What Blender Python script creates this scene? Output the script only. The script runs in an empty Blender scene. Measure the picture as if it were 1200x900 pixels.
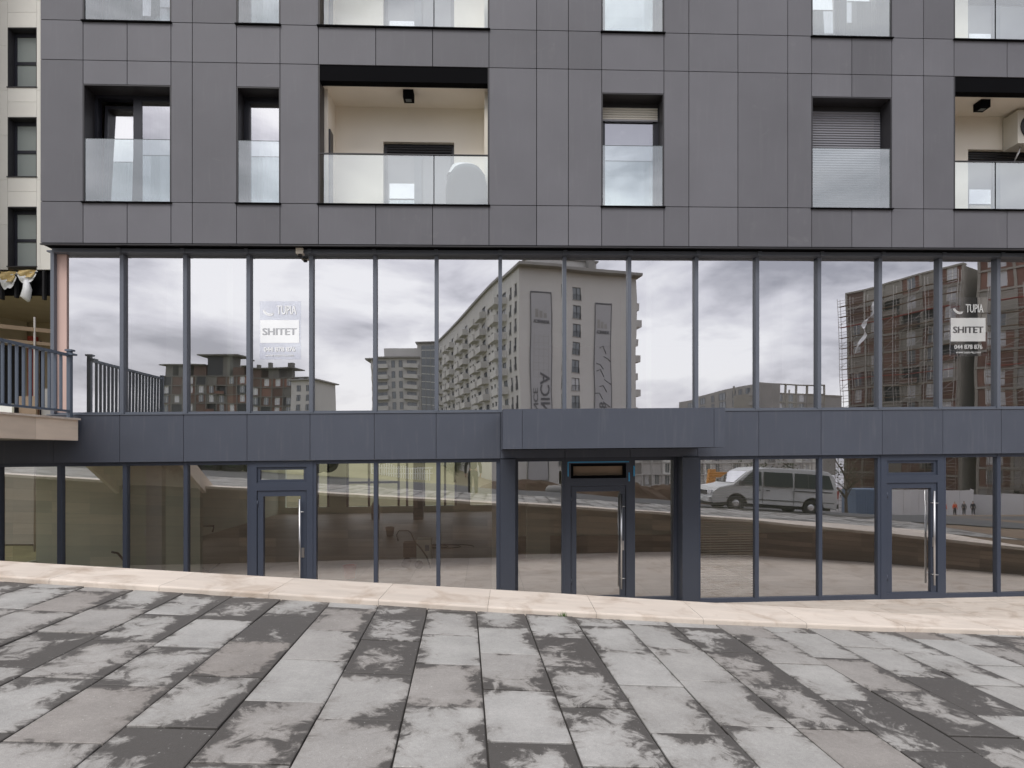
import bpy, bmesh, math, random
from mathutils import Vector, Matrix, noise
random.seed(7)
R = math.radians
# ------------------------------------------------------------------ camera, sky, sun
scene = bpy.context.scene
EYE = 1.31
cam_d = bpy.data.cameras.new('camera'); cam = bpy.data.objects.new('camera', cam_d)
scene.collection.objects.link(cam); scene.camera = cam
cam.location = (0, 0, EYE); cam.rotation_euler = (R(90), 0, 0)
cam_d.sensor_fit = 'HORIZONTAL'; cam_d.sensor_width = 36; cam_d.lens = 21.0
cam_d.shift_y = 83/1200; cam_d.clip_start = .05; cam_d.clip_end = 3000
scene.render.resolution_x = 1024; scene.render.resolution_y = 768
vs_ = scene.view_settings
vs_.view_transform = 'Standard'; vs_.look = 'None'; vs_.gamma = 1; vs_.use_curve_mapping = False
vs_.exposure = 0.38
SUN_EL, SUN_AZ = R(50), R(200)      # azimuth clockwise from +Y: the sun is behind the camera, to its left
world = bpy.data.worlds.new('World'); scene.world = world; world.use_nodes = True
nt = world.node_tree; nt.nodes.clear(); N = nt.nodes.new; L = nt.links.new
out = N('ShaderNodeOutputWorld'); bg = N('ShaderNodeBackground'); bg.inputs['Strength'].default_value = .12
sky = N('ShaderNodeTexSky'); sky.sky_type = 'NISHITA'; sky.sun_disc = False
sky.sun_elevation = SUN_EL; sky.sun_rotation = SUN_AZ; sky.air_density = 1.3; sky.dust_density = 2.5
tc = N('ShaderNodeTexCoord'); mp = N('ShaderNodeMapping'); mp.inputs['Scale'].default_value = (1, 1, 2.6)
mp.inputs['Location'].default_value = (3.2, 1.7, .4)
L(tc.outputs['Generated'], mp.inputs['Vector'])
n1 = N('ShaderNodeTexNoise'); n1.inputs['Scale'].default_value = 3.4; n1.inputs['Detail'].default_value = 9; n1.inputs['Roughness'].default_value = .56
n1.inputs['Distortion'].default_value = .35
L(mp.outputs[0], n1.inputs['Vector'])
cr = N('ShaderNodeValToRGB')
e = cr.color_ramp.elements
e[0].position = .36; e[0].color = (.38, .38, .42, 1)
e[1].position = .60; e[1].color = (1.0, 1.0, 1.0, 1)
m_ = cr.color_ramp.elements.new(.48); m_.color = (.73, .725, .765, 1)
L(n1.outputs['Fac'], cr.inputs['Fac'])
mul = N('ShaderNodeVectorMath'); mul.operation = 'MULTIPLY'; mul.inputs[1].default_value = (9.2, 9.15, 9.4)
L(cr.outputs['Color'], mul.inputs[0])
mx = N('ShaderNodeMix'); mx.data_type = 'RGBA'; mx.inputs[0].default_value = .9
L(sky.outputs[0], mx.inputs[6]); L(mul.outputs[0], mx.inputs[7]); L(mx.outputs[2], bg.inputs['Color']); L(bg.outputs[0], out.inputs[0])
sl = bpy.data.lights.new('sun', 'SUN'); sl.energy = 1.2; sl.angle = R(25); sl.color = (1, .97, .92)
sun = bpy.data.objects.new('sun', sl); scene.collection.objects.link(sun)
sd = Vector((math.sin(SUN_AZ)*math.cos(SUN_EL), math.cos(SUN_AZ)*math.cos(SUN_EL), math.sin(SUN_EL)))
sun.rotation_euler = sd.to_track_quat('Z', 'Y').to_euler(); sun.location = (0, -20, 40)
scene.cycles.max_bounces = 9; scene.cycles.diffuse_bounces = 5; scene.cycles.glossy_bounces = 4
scene.cycles.transparent_max_bounces = 12; scene.cycles.caustics_reflective = False; scene.cycles.caustics_refractive = False
scene.cycles.sample_clamp_indirect = 6

# ------------------------------------------------------------------ materials
MATS = {}
def new_mat(name):
    m = bpy.data.materials.new(name); m.use_nodes = True; m.node_tree.nodes.clear(); MATS[name] = m
    return m, m.node_tree.nodes.new, m.node_tree.links.new
def mat(name, col, rough=.6, *a_, stain=None, stain_t=(.55, .72, .7), **k_):
    m = mat0(name, col, rough, *a_, **k_)
    if stain:
        nt = m.node_tree; N, L = nt.nodes.new, nt.links.new; b = next(n for n in nt.nodes if n.type == 'BSDF_PRINCIPLED'); src = b.inputs['Base Color'].links[0].from_socket
        geo = N('ShaderNodeNewGeometry'); n = N('ShaderNodeTexNoise'); n.inputs['Scale'].default_value = 2.6; n.inputs['Detail'].default_value = 9; n.inputs['Roughness'].default_value = .66; n.inputs['Distortion'].default_value = .6
        L(geo.outputs['Position'], n.inputs['Vector']); mr = N('ShaderNodeMapRange'); mr.inputs[1].default_value = stain_t[0]; mr.inputs[2].default_value = stain_t[1]; mr.inputs[4].default_value = stain_t[2]; L(n.outputs['Fac'], mr.inputs[0])
        mx = N('ShaderNodeMix'); mx.data_type = 'RGBA'; L(mr.outputs[0], mx.inputs[0]); L(src, mx.inputs[6]); mx.inputs[7].default_value = (*stain, 1); L(mx.outputs[2], b.inputs['Base Color'])
    return m
def mat0(name, col, rough=.6, var=.12, scale=3.0, bump=0.0, bscale=60, metal=0, tone=0.0, streak=0.0, spec=.4, stretch=(1, 1, 1)):
    """surface with clouded tone, optional per-piece tone, fine grain, vertical wear streaks"""
    m, N, L = new_mat(name)
    o = N('ShaderNodeOutputMaterial'); b = N('ShaderNodeBsdfPrincipled'); L(b.outputs[0], o.inputs[0])
    b.inputs['Roughness'].default_value = rough; b.inputs['Metallic'].default_value = metal
    b.inputs['Specular IOR Level'].default_value = spec
    geo = N('ShaderNodeNewGeometry'); mp = N('ShaderNodeMapping'); mp.inputs['Scale'].default_value = stretch
    L(geo.outputs['Position'], mp.inputs[0])
    n = N('ShaderNodeTexNoise'); n.inputs['Scale'].default_value = scale; n.inputs['Detail'].default_value = 7
    L(mp.outputs[0], n.inputs['Vector'])
    f = N('ShaderNodeMath'); f.operation = 'MULTIPLY_ADD'; f.inputs[1].default_value = 2*var; f.inputs[2].default_value = 1-var
    L(n.outputs['Fac'], f.inputs[0]); cur = f.outputs[0]
    if tone:
        at = N('ShaderNodeAttribute'); at.attribute_name = 'tone'
        g = N('ShaderNodeMath'); g.operation = 'MULTIPLY_ADD'; g.inputs[1].default_value = 2*tone; g.inputs[2].default_value = 1-tone
        L(at.outputs['Fac'], g.inputs[0]); h = N('ShaderNodeMath'); h.operation = 'MULTIPLY'
        L(cur, h.inputs[0]); L(g.outputs[0], h.inputs[1]); cur = h.outputs[0]
    v = N('ShaderNodeVectorMath'); v.operation = 'SCALE'; v.inputs[0].default_value = col[:3]; L(cur, v.inputs['Scale'])
    colr = v.outputs[0]
    if streak:
        m2 = N('ShaderNodeMapping'); m2.inputs['Scale'].default_value = (9, 9, .7); L(geo.outputs['Position'], m2.inputs[0])
        n2 = N('ShaderNodeTexNoise'); n2.inputs['Scale'].default_value = 2; n2.inputs['Detail'].default_value = 8; L(m2.outputs[0], n2.inputs['Vector'])
        r2 = N('ShaderNodeMapRange'); r2.inputs[1].default_value = .56; r2.inputs[2].default_value = .8; r2.inputs[4].default_value = streak
        L(n2.outputs['Fac'], r2.inputs[0]); mx = N('ShaderNodeMix'); mx.data_type = 'RGBA'
        L(r2.outputs[0], mx.inputs[0]); L(colr, mx.inputs[6]); mx.inputs[7].default_value = (.42, .41, .40, 1); colr = mx.outputs[2]
    L(colr, b.inputs['Base Color'])
    if bump:
        n3 = N('ShaderNodeTexNoise'); n3.inputs['Scale'].default_value = bscale; n3.inputs['Detail'].default_value = 5; L(geo.outputs['Position'], n3.inputs['Vector'])
        bp = N('ShaderNodeBump'); bp.inputs['Strength'].default_value = bump; bp.inputs['Distance'].default_value = .01
        L(n3.outputs['Fac'], bp.inputs['Height']); L(bp.outputs[0], b.inputs['Normal'])
    return m
def glass(name, refl, tint, wave=.003, milk=0.0, milkcol=(.75, .8, .78), wscale=1.1):
    m, N, L = new_mat(name)
    o = N('ShaderNodeOutputMaterial'); tr = N('ShaderNodeBsdfTransparent'); tr.inputs[0].default_value = (*tint, 1)
    gl = N('ShaderNodeBsdfGlossy'); gl.inputs['Roughness'].default_value = 0.0; gl.inputs['Color'].default_value = (.98, .98, 1, 1)
    geo = N('ShaderNodeNewGeometry'); mp = N('ShaderNodeMapping'); mp.inputs['Scale'].default_value = (1, 1, .8); L(geo.outputs['Position'], mp.inputs[0])
    n = N('ShaderNodeTexNoise'); n.inputs['Scale'].default_value = wscale; n.inputs['Detail'].default_value = 1.5; L(mp.outputs[0], n.inputs['Vector'])
    s = N('ShaderNodeVectorMath'); s.operation = 'SUBTRACT'; s.inputs[1].default_value = (.5, .5, .5); L(n.outputs['Color'], s.inputs[0])
    k = N('ShaderNodeVectorMath'); k.operation = 'SCALE'; k.inputs['Scale'].default_value = wave; L(s.outputs[0], k.inputs[0])
    a = N('ShaderNodeVectorMath'); a.operation = 'ADD'; L(geo.outputs['Normal'], a.inputs[0]); L(k.outputs[0], a.inputs[1])
    nn = N('ShaderNodeVectorMath'); nn.operation = 'NORMALIZE'; L(a.outputs[0], nn.inputs[0]); L(nn.outputs[0], gl.inputs['Normal'])
    mx = N('ShaderNodeMixShader'); 
    fr = N('ShaderNodeFresnel'); fr.inputs['IOR'].default_value = 1.5
    q = N('ShaderNodeMath'); q.operation = 'MULTIPLY_ADD'; q.inputs[1].default_value = 1-refl; q.inputs[2].default_value = refl; q.use_clamp = True
    L(fr.outputs[0], q.inputs[0]); L(q.outputs[0], mx.inputs[0])
    L(tr.outputs[0], mx.inputs[1]); L(gl.outputs[0], mx.inputs[2]); res = mx.outputs[0]
    if milk:
        d = N('ShaderNodeBsdfDiffuse'); d.inputs[0].default_value = (*milkcol, 1)
        mm = N('ShaderNodeMixShader'); mm.inputs[0].default_value = milk; L(res, mm.inputs[1]); L(d.outputs[0], mm.inputs[2]); res = mm.outputs[0]
    L(res, o.inputs[0]); return m

mat('cladding', (.141, .141, .157), .6, .16, 1.1, .15, 240, tone=.13, streak=.05, stain=(.24, .235, .24), stain_t=(.62, .85, .45))
mat('joint_black', (.012, .012, .014), .8)
mat('reveal_metal', (.035, .034, .038), .45)
mat('black_metal', (.005, .005, .006), .7, spec=.03)
mat('blue_metal', (.076, .086, .112), .45, .10, 2.2, .05, 300, tone=.04, streak=.07)
mat('frame_metal', (.125, .14, .17), .38, .06, 4)
mat('dark_frame', (.045, .053, .072), .38, .06, 4)
mat('mid_frame', (.050, .061, .088), .38, .06, 4)
mat('window_frame', (.022, .023, .032), .35)
mat('steel', (.62, .62, .62), .28, .04, metal=1)
mat('plaster', (.90, .84, .74), .85, .05, 1.2)
mat('plaster_green', (.80, .86, .70), .85, .10, 1.2)
mat('plaster_white', (.80, .80, .75), .85, .08, 1.5)
mat('pink_render', (.62, .45, .40), .8, .08, 1.6)
mat('ceiling_paint', (.72, .72, .69), .9, .05)
mat('concrete_floor', (.40, .35, .30), .5, .30, 1.2, .1)
mat('shutter_grey', (.23, .23, .255), .45, .04)
mat('shutter_dark', (.02, .02, .023), .4)
mat('shutter_cream', (.60, .57, .50), .5, .04)
mat('curtain', (.92, .93, .93), .9, .04, 9)
mat('blind', (.90, .88, .82), .5, .05)
mat('travertine', (.72, .61, .50), .6, .16, 2.2, .12, 90, tone=.10, stretch=(1, 1, 5))
mat('travertine_top', (.68, .60, .52), .6, .20, 3.0, .12, 90, tone=.08, stretch=(.7, 2.5, 1), stain=(.42, .32, .24), stain_t=(.50, .72, .8))
mat('travertine_brown', (.27, .20, .145), .7, .5, 1.6, .1, 60, tone=.38, stretch=(.6, .6, 7))
mat('rail_metal', (.10, .125, .165), .4, .06)
mat('cream_panel', (.68, .665, .62), .6, .05, 1.5, tone=.03)
mat('frosted_glass', (.28, .31, .30), .25, .15, .8)
mat('grey_glass', (.12, .14, .14), .15, .15, .8)
mat('tan_board', (.40, .33, .23), .8, .2, 1.5)
mat('red_paint', (.42, .07, .05), .6, .2)
mat('plastic_sheet', (.75, .76, .78), .4, .15, 12, .5, 20)
mat('insulation', (.55, .42, .20), .9, .3, 14, .6, 30)
mat('timber', (.26, .19, .13), .8, .25, 3)
mat('render_white', (.56, .55, .53), .85, .14, .25, tone=.02, stretch=(1, 1, .25))
mat('render_grey', (.30, .29, .275), .85, .25, .3)
mat('banner', (.40, .40, .415), .7, .08, .3)
mat('banner_ink', (.10, .10, .11), .7)
mat('concrete', (.30, .285, .25), .85, .25, .6)
mat('brick', (.19, .105, .08), .85, .35, .8, tone=.25)
mat('concrete_dark', (.16, .155, .14), .85, .3, .6)  # concrete darkened in colour, making the far-left block a silhouette
mat('brick_dark', (.12, .078, .062), .85, .3, .8, tone=.15)
mat('dark_opening', (.03, .032, .035), .5, .3, .3)
mat('far_window', (.16, .18, .20), .08, .3, .3, spec=.8)
mat('far_window_light', (.55, .56, .58), .3, .2, .3)
mat('scaffold_steel', (.34, .32, .30), .6, .1)
mat('earth', (.085, .05, .03), .95, .4, 2.5, .8, 12)
mat('asphalt', (.085, .085, .088), .9, .3, 1.2, .3, 90)
mat('van_paint', (.60, .61, .60), .3, .08, 1.5, spec=.6)
mat('van_glass', (.012, .028, .024), .15, .1, spec=.25)
mat('rubber', (.022, .022, .023), .8)
mat('black_plastic', (.03, .03, .032), .5)
mat('headlight', (.8, .8, .82), .1, spec=.8)
mat('red_lens', (.45, .03, .02), .2)
mat('truck_green', (.05, .075, .05), .5, .2)
mat('orange_paint', (.62, .27, .04), .5, .15)
mat('container_blue', (.12, .18, .28), .5, .12)
mat('hoarding', (.66, .66, .67), .7, .10, .5)
mat('bark', (.10, .08, .06), .9, .3, 6)
mat('leaf', (.075, .10, .045), .7, .4, 1.5, tone=.35)
mat('bucket_red', (.80, .04, .035), .45)
mat('machine_white', (.88, .88, .80), .5, .1, 6)
mat('machine_brown', (.12, .07, .05), .7, .3)
mat('blue_tape', (.06, .30, .55), .6)
mat('paper_white', (.85, .88, .86), .6, .02)
mat('ink_grey', (.10, .10, .115), .6)
mat('skin', (.48, .30, .22), .6)
mat('hair', (.03, .022, .018), .7)
mat('cloth_dark', (.025, .027, .035), .9)
mat('cloth_orange', (.75, .12, .03), .8)
mat('cloth_grey', (.10, .10, .11), .9)
mat('tank_grey', (.06, .085, .10), .6, .15, 5)
mat('weed', (.10, .2, .04), .7)
G_UP = glass('glass_upper', .585, (.85, .88, .86), .009, .02, (.5, .5, .48), .7)
G_LOW = glass('glass_lower', .45, (.95, .97, .93), .0035, .02, (.5, .48, .44))
G_RES = glass('glass_window', .60, (.92, .96, .94), .002)
G_GRD = glass('glass_guard', .24, (.88, .96, .96), .002, .12, (.80, .95, .95))
def film(name, col, refl):      # white or grey film stuck to the pane, under the gloss of the glass
    m, N, L = new_mat(name); o = N('ShaderNodeOutputMaterial'); d = N('ShaderNodeBsdfDiffuse'); d.inputs[0].default_value = (*col, 1)
    g = N('ShaderNodeBsdfGlossy'); g.inputs['Roughness'].default_value = .03; mx = N('ShaderNodeMixShader'); mx.inputs[0].default_value = refl
    L(d.outputs[0], mx.inputs[1]); L(g.outputs[0], mx.inputs[2]); L(mx.outputs[0], o.inputs[0])
glass('film_clear', .10, (.95, .955, .97), .001, .015, (.6, .65, .7)); film('film_white', (.93, .95, .94), .45); film('film_grey', (.09, .09, .10), .42)
G_VEH = glass('glass_vehicle', .3, (.2, .25, .23), .002)

# paving slabs: each slab its own tone, damp patches creeping in from the joints
def paving_material():
    m, N, L = new_mat('paving_slab')
    o = N('ShaderNodeOutputMaterial'); b = N('ShaderNodeBsdfPrincipled'); L(b.outputs[0], o.inputs[0])
    geo = N('ShaderNodeNewGeometry'); uv = N('ShaderNodeUVMap'); at = N('ShaderNodeAttribute'); at.attribute_name = 'tone'
    at2 = N('ShaderNodeAttribute'); at2.attribute_name = 'damp'
    def M(op, a, b_=None, c=None, clamp=False):
        n = N('ShaderNodeMath'); n.operation = op; n.use_clamp = clamp
        for i, x in enumerate((a, b_, c)):
            if x is None: continue
            if isinstance(x, (int, float)): n.inputs[i].default_value = x
            else: L(x, n.inputs[i])
        return n.outputs[0]
    def noise_(scale, det, rough=.5, dist=0, vec=None):
        n = N('ShaderNodeTexNoise'); n.inputs['Scale'].default_value = scale; n.inputs['Detail'].default_value = det
        n.inputs['Roughness'].default_value = rough; n.inputs['Distortion'].default_value = dist
        L(vec or geo.outputs['Position'], n.inputs['Vector']); return n.outputs['Fac']
    # offset noise per slab so that patches break at joints
    cmb = N('ShaderNodeCombineXYZ'); L(M('MULTIPLY', at.outputs['Fac'], 0.30), cmb.inputs[0]); L(M('MULTIPLY', at2.outputs['Fac'], 0.30), cmb.inputs[1])
    off = N('ShaderNodeVectorMath'); off.operation = 'ADD'; L(geo.outputs['Position'], off.inputs[0]); L(cmb.outputs[0], off.inputs[1])
    big = noise_(1.35, 3, .5, .3, off.outputs[0]); mid = noise_(8, 9, .68, .9); fine = noise_(38, 5, .7)
    sx = N('ShaderNodeSeparateXYZ'); L(uv.outputs[0], sx.inputs[0])
    # nearness to the right and far joint of the slab
    ex = M('POWER', M('MULTIPLY', M('ABSOLUTE', M('SUBTRACT', sx.outputs[0], .42)), 1.75), 2.0)
    ey = M('POWER', M('MULTIPLY', M('ABSOLUTE', M('SUBTRACT', sx.outputs[1], .45)), 1.8), 3.0)
    edge = M('MAXIMUM', ex, ey)
    s = M('ADD', M('MULTIPLY', big, .90), M('MULTIPLY', mid, .66))
    s = M('ADD', s, M('MULTIPLY', fine, .14))
    s = M('ADD', s, M('MULTIPLY', edge, .21))
    s = M('ADD', s, M('MULTIPLY', at2.outputs['Fac'], .17))
    mr = N('ShaderNodeMapRange'); mr.interpolation_type = 'SMOOTHSTEP'; mr.inputs[1].default_value = 1.00; mr.inputs[2].default_value = 1.10; L(s, mr.inputs[0])
    halo = N('ShaderNodeMapRange'); halo.inputs[1].default_value = .92; halo.inputs[2].default_value = 1.10; L(s, halo.inputs[0])
    ca = N('ShaderNodeValToRGB'); L(at.outputs['Fac'], ca.inputs[0]); el = ca.color_ramp.elements
    el[0].color = (.235, .21, .19, 1); el[1].color = (.385, .376, .36, 1)
    x = el.new(.12); x.color = (.315, .30, .283, 1); x = el.new(.5); x.color = (.36, .352, .335, 1)
    cl = M('MULTIPLY_ADD', noise_(3.1, 7, .65), .75, .63); gr = M('MULTIPLY', M('MULTIPLY_ADD', noise_(260, 2), .7, .65), M('MULTIPLY_ADD', noise_(48, 6, .75), .5, .75))
    sc = N('ShaderNodeVectorMath'); sc.operation = 'SCALE'; L(ca.outputs[0], sc.inputs[0]); L(M('MULTIPLY', cl, gr), sc.inputs['Scale'])
    hm = N('ShaderNodeMix'); hm.data_type = 'RGBA'; L(M('MULTIPLY', halo.outputs[0], .60), hm.inputs[0]); L(sc.outputs[0], hm.inputs[6]); hm.inputs[7].default_value = (.185, .165, .145, 1)
    wm = N('ShaderNodeMix'); wm.data_type = 'RGBA'; L(M('MULTIPLY', mr.outputs[0], .88), wm.inputs[0]); L(hm.outputs[2], wm.inputs[6])
    wd = N('ShaderNodeVectorMath'); wd.operation = 'SCALE'; wd.inputs[0].default_value = (.056, .051, .047); L(gr, wd.inputs['Scale']); L(wd.outputs[0], wm.inputs[7])
    # pale lichen flecks
    sp = N('ShaderNodeMapRange'); sp.inputs[1].default_value = .70; sp.inputs[2].default_value = .76; L(noise_(55, 2, .5), sp.inputs[0])
    fm = N('ShaderNodeMix'); fm.data_type = 'RGBA'; L(M('MULTIPLY', sp.outputs[0], .55), fm.inputs[0]); L(wm.outputs[2], fm.inputs[6]); fm.inputs[7].default_value = (.55, .55, .52, 1)
    L(fm.outputs[2], b.inputs['Base Color'])
    L(M('MULTIPLY_ADD', mr.outputs[0], -.22, .78), b.inputs['Roughness'])
    bp = N('ShaderNodeBump'); bp.inputs['Strength'].default_value = .35; bp.inputs['Distance'].default_value = .004
    L(noise_(130, 4), bp.inputs['Height']); L(bp.outputs[0], b.inputs['Normal'])
paving_material()
mat('joint_sand', (.055, .050, .045), .95, .4, 8)
def terrain_material():
    m, N, L = new_mat('terrain')
    o = N('ShaderNodeOutputMaterial'); b = N('ShaderNodeBsdfPrincipled'); L(b.outputs[0], o.inputs[0]); b.inputs['Roughness'].default_value = .95
    geo = N('ShaderNodeNewGeometry')
    n = N('ShaderNodeTexNoise'); n.inputs['Scale'].default_value = .12; n.inputs['Detail'].default_value = 8; L(geo.outputs['Position'], n.inputs['Vector'])
    n2 = N('ShaderNodeTexNoise'); n2.inputs['Scale'].default_value = 2.5; n2.inputs['Detail'].default_value = 6; L(geo.outputs['Position'], n2.inputs['Vector'])
    sx = N('ShaderNodeSeparateXYZ'); L(geo.outputs['Position'], sx.inputs[0])
    mr = N('ShaderNodeMapRange'); mr.inputs[1].default_value = -3; mr.inputs[2].default_value = 4; L(sx.outputs[0], mr.inputs[0])
    ad = N('ShaderNodeMath'); ad.operation = 'MULTIPLY_ADD'; ad.inputs[1].default_value = .6; ad.inputs[2].default_value = -.3; L(n.outputs['Fac'], ad.inputs[0])
    a2 = N('ShaderNodeMath'); a2.use_clamp = True; L(ad.outputs[0], a2.inputs[0]); L(mr.outputs[0], a2.inputs[1])
    mx = N('ShaderNodeMix'); mx.data_type = 'RGBA'; L(a2.outputs[0], mx.inputs[0]); mx.inputs[6].default_value = (.20, .19, .095, 1); mx.inputs[7].default_value = (.17, .115, .075, 1)
    k = N('ShaderNodeMath'); k.operation = 'MULTIPLY_ADD'; k.inputs[1].default_value = 1.0; k.inputs[2].default_value = .5; L(n2.outputs['Fac'], k.inputs[0])
    s = N('ShaderNodeVectorMath'); s.operation = 'SCALE'; L(mx.outputs[2], s.inputs[0]); L(k.outputs[0], s.inputs['Scale']); L(s.outputs[0], b.inputs['Base Color'])
terrain_material()

# ------------------------------------------------------------------ mesh helpers
D, SLANT, YAW = 10.6, .0098, math.atan(700*6.3e-5)
TAN = Vector((math.cos(YAW), math.sin(YAW), 0)); NRM = Vector((math.sin(YAW), -math.cos(YAW), 0))
def F(u, w, v):                     # facade frame: u along, w out towards the plaza, v height relative to the eye
    return Vector((0, D, EYE + v + SLANT*u)) + TAN*u + NRM*w
def I(x, y, z): return Vector((x, y, z))
def frame(P0, ang):                 # local frame: x along, y = inwards (away), z up, turned by ang
    c, s = math.cos(ang), math.sin(ang); P0 = Vector(P0)
    return lambda x, y, z: P0 + Vector((c*x - s*y, s*x + c*y, z))
BASE = {}                           # world position of each thing's base
class MB:
    def __init__(s, T=I): s.v = []; s.f = []; s.m = []; s.t = []; s.T = T; s.mats = []; s.smooth = []
    def mi(s, name):
        if name not in s.mats: s.mats.append(name)
        return s.mats.index(name)
    def face(s, pts, mt, tone=None, raw=False, smooth=False):
        k = len(s.v); s.v += [p if raw else s.T(*p) for p in pts]; s.f.append(tuple(range(k, k+len(pts))))
        s.m.append(s.mi(mt)); s.t.append(random.random() if tone is None else tone); s.smooth.append(smooth)
    def box(s, a0, a1, b0, b1, c0, c1, mt, tone=None):
        if tone is None: tone = random.random()
        k = len(s.v)
        s.v += [s.T(x, y, z) for x in (a0, a1) for y in (b0, b1) for z in (c0, c1)]
        for q in ((0, 1, 3, 2), (4, 6, 7, 5), (0, 4, 5, 1), (2, 3, 7, 6), (0, 2, 6, 4), (1, 5, 7, 3)):
            s.f.append(tuple(k+i for i in q)); s.m.append(s.mi(mt)); s.t.append(tone); s.smooth.append(False)
    def tube(s, pts, r, mt, n=8, raw=False, caps=True):
        P = [p if raw else s.T(*p) for p in pts]; rs = r if isinstance(r, (list, tuple)) else [r]*len(P)
        k = len(s.v); tone = random.random()
        for i, p in enumerate(P):
            d = (P[min(i+1, len(P)-1)] - P[max(i-1, 0)]).normalized()
            a = d.orthogonal().normalized() if i == 0 else (a - d*a.dot(d)).normalized()
            b = d.cross(a)
            s.v += [p + (a*math.cos(2*math.pi*j/n) + b*math.sin(2*math.pi*j/n))*rs[i] for j in range(n)]
        for i in range(len(P)-1):
            for j in range(n):
                s.f.append((k+i*n+j, k+i*n+(j+1) % n, k+(i+1)*n+(j+1) % n, k+(i+1)*n+j)); s.m.append(s.mi(mt)); s.t.append(tone); s.smooth.append(True)
        if caps:
            s.f.append(tuple(k+j for j in range(n))[::-1]); s.f.append(tuple(k+(len(P)-1)*n+j for j in range(n)))
            s.m += [s.mi(mt)]*2; s.t += [tone]*2; s.smooth += [False]*2
    def lathe(s, c, prof, mt, n=20, axis='z', raw=False):
        k = len(s.v); tone = random.random()
        for (r, h) in prof:
            for j in range(n):
                a = 2*math.pi*j/n; x, y = r*math.cos(a), r*math.sin(a)
                q = {'z': (x, y, h), 'y': (x, h, y), 'x': (h, x, y)}[axis]
                s.v.append(s.T(c[0]+q[0], c[1]+q[1], c[2]+q[2]))
        for i in range(len(prof)-1):
            for j in range(n):
                s.f.append((k+i*n+j, k+i*n+(j+1) % n, k+(i+1)*n+(j+1) % n, k+(i+1)*n+j)); s.m.append(s.mi(mt)); s.t.append(tone); s.smooth.append(True)
    def prism(s, pts, d0, d1, mt, axis='y'):       # polygon (a,b) extruded along an axis
        f = {'y': lambda a, b, d: (a, d, b), 'x': lambda a, b, d: (d, a, b), 'z': lambda a, b, d: (a, b, d)}[axis]
        t = random.random()
        s.face([f(a, b, d0) for a, b in pts], mt, t); s.face([f(a, b, d1) for a, b in reversed(pts)], mt, t)
        for i in range(len(pts)):
            a, b = pts[i], pts[(i+1) % len(pts)]
            s.face([f(*a, d0), f(*a, d1), f(*b, d1), f(*b, d0)], mt, t)
    def build(s, name, parent=None, base=None, fix=False, **tags):
        me = bpy.data.meshes.new(name)
        if parent is not None: b = BASE[parent.name]
        elif base is not None: b = Vector(base)
        else:
            xs = [p.x for p in s.v]; ys = [p.y for p in s.v]; b = Vector(((min(xs)+max(xs))/2, (min(ys)+max(ys))/2, min(p.z for p in s.v)))
        me.from_pydata([p-b for p in s.v], [], s.f)
        for mn in s.mats: me.materials.append(MATS[mn])
        me.polygons.foreach_set('material_index', s.m); me.polygons.foreach_set('use_smooth', s.smooth)
        at = me.attributes.new('tone', 'FLOAT', 'FACE'); at.data.foreach_set('value', s.t)
        if fix:
            bm = bmesh.new(); bm.from_mesh(me); bmesh.ops.remove_doubles(bm, verts=bm.verts, dist=1e-5)
            bmesh.ops.recalc_face_normals(bm, faces=bm.faces); bm.to_mesh(me); bm.free()
        me.update()
        o = bpy.data.objects.new(name, me); scene.collection.objects.link(o)
        BASE[o.name] = b
        if parent is not None: o.parent = parent
        else: o.location = b
        for k, v in tags.items(): o[k] = v
        return o
def thing(name, label, cat, base, group=None):
    o = bpy.data.objects.new(name, None); scene.collection.objects.link(o); o.location = base; BASE[o.name] = Vector(base)
    o.empty_display_size = .3; o['label'] = label; o['category'] = cat
    if group: o['group'] = group
    return o
def text_mesh(name, body, size, T, mt, parent, align='CENTER', width=None, bold=0.0):
    """flat lettering as a real mesh; T maps (x, y) of the text plane to world"""
    cu = bpy.data.curves.new('lettering', 'FONT'); cu.body = body; cu.size = size; cu.align_x = align; cu.resolution_u = 3
    ob = bpy.data.objects.new('lettering', cu); scene.collection.objects.link(ob)
    bpy.context.view_layer.update()
    me = bpy.data.meshes.new_from_object(ob.evaluated_get(bpy.context.evaluated_depsgraph_get()))
    bpy.data.objects.remove(ob)
    xs = [v.co.x for v in me.vertices]; k = 1.0
    if width and xs: k = width/(max(xs)-min(xs))
    c = (max(xs)+min(xs))/2
    b = BASE[parent.name]
    for v in me.vertices: v.co = T((v.co.x-c)*k, v.co.y) - b
    me.materials.clear(); me.materials.append(MATS[mt])
    if bold:                         # heavier stroke: outline repeated a hair aside, each layer clear of the last
        bm = bmesh.new(); bm.from_mesh(me); nrm = (T(1, 0)-T(0, 0)).cross(T(0, 1)-T(0, 0)).normalized(); ex = (T(1, 0)-T(0, 0)).normalized()
        for q in (1, 2):
            g = bmesh.ops.duplicate(bm, geom=[f for f in bm.faces][:len(me.polygons)]+list(bm.edges)[:len(me.edges)]+list(bm.verts)[:len(me.vertices)])
            for v in g['geom']:
                if isinstance(v, bmesh.types.BMVert): v.co += nrm*.0012*q + ex*bold*(1 if q == 1 else -1)
        bm.to_mesh(me); bm.free()
    o = bpy.data.objects.new(name, me); scene.collection.objects.link(o); o.parent = parent; BASE[o.name] = b
    return o

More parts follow.
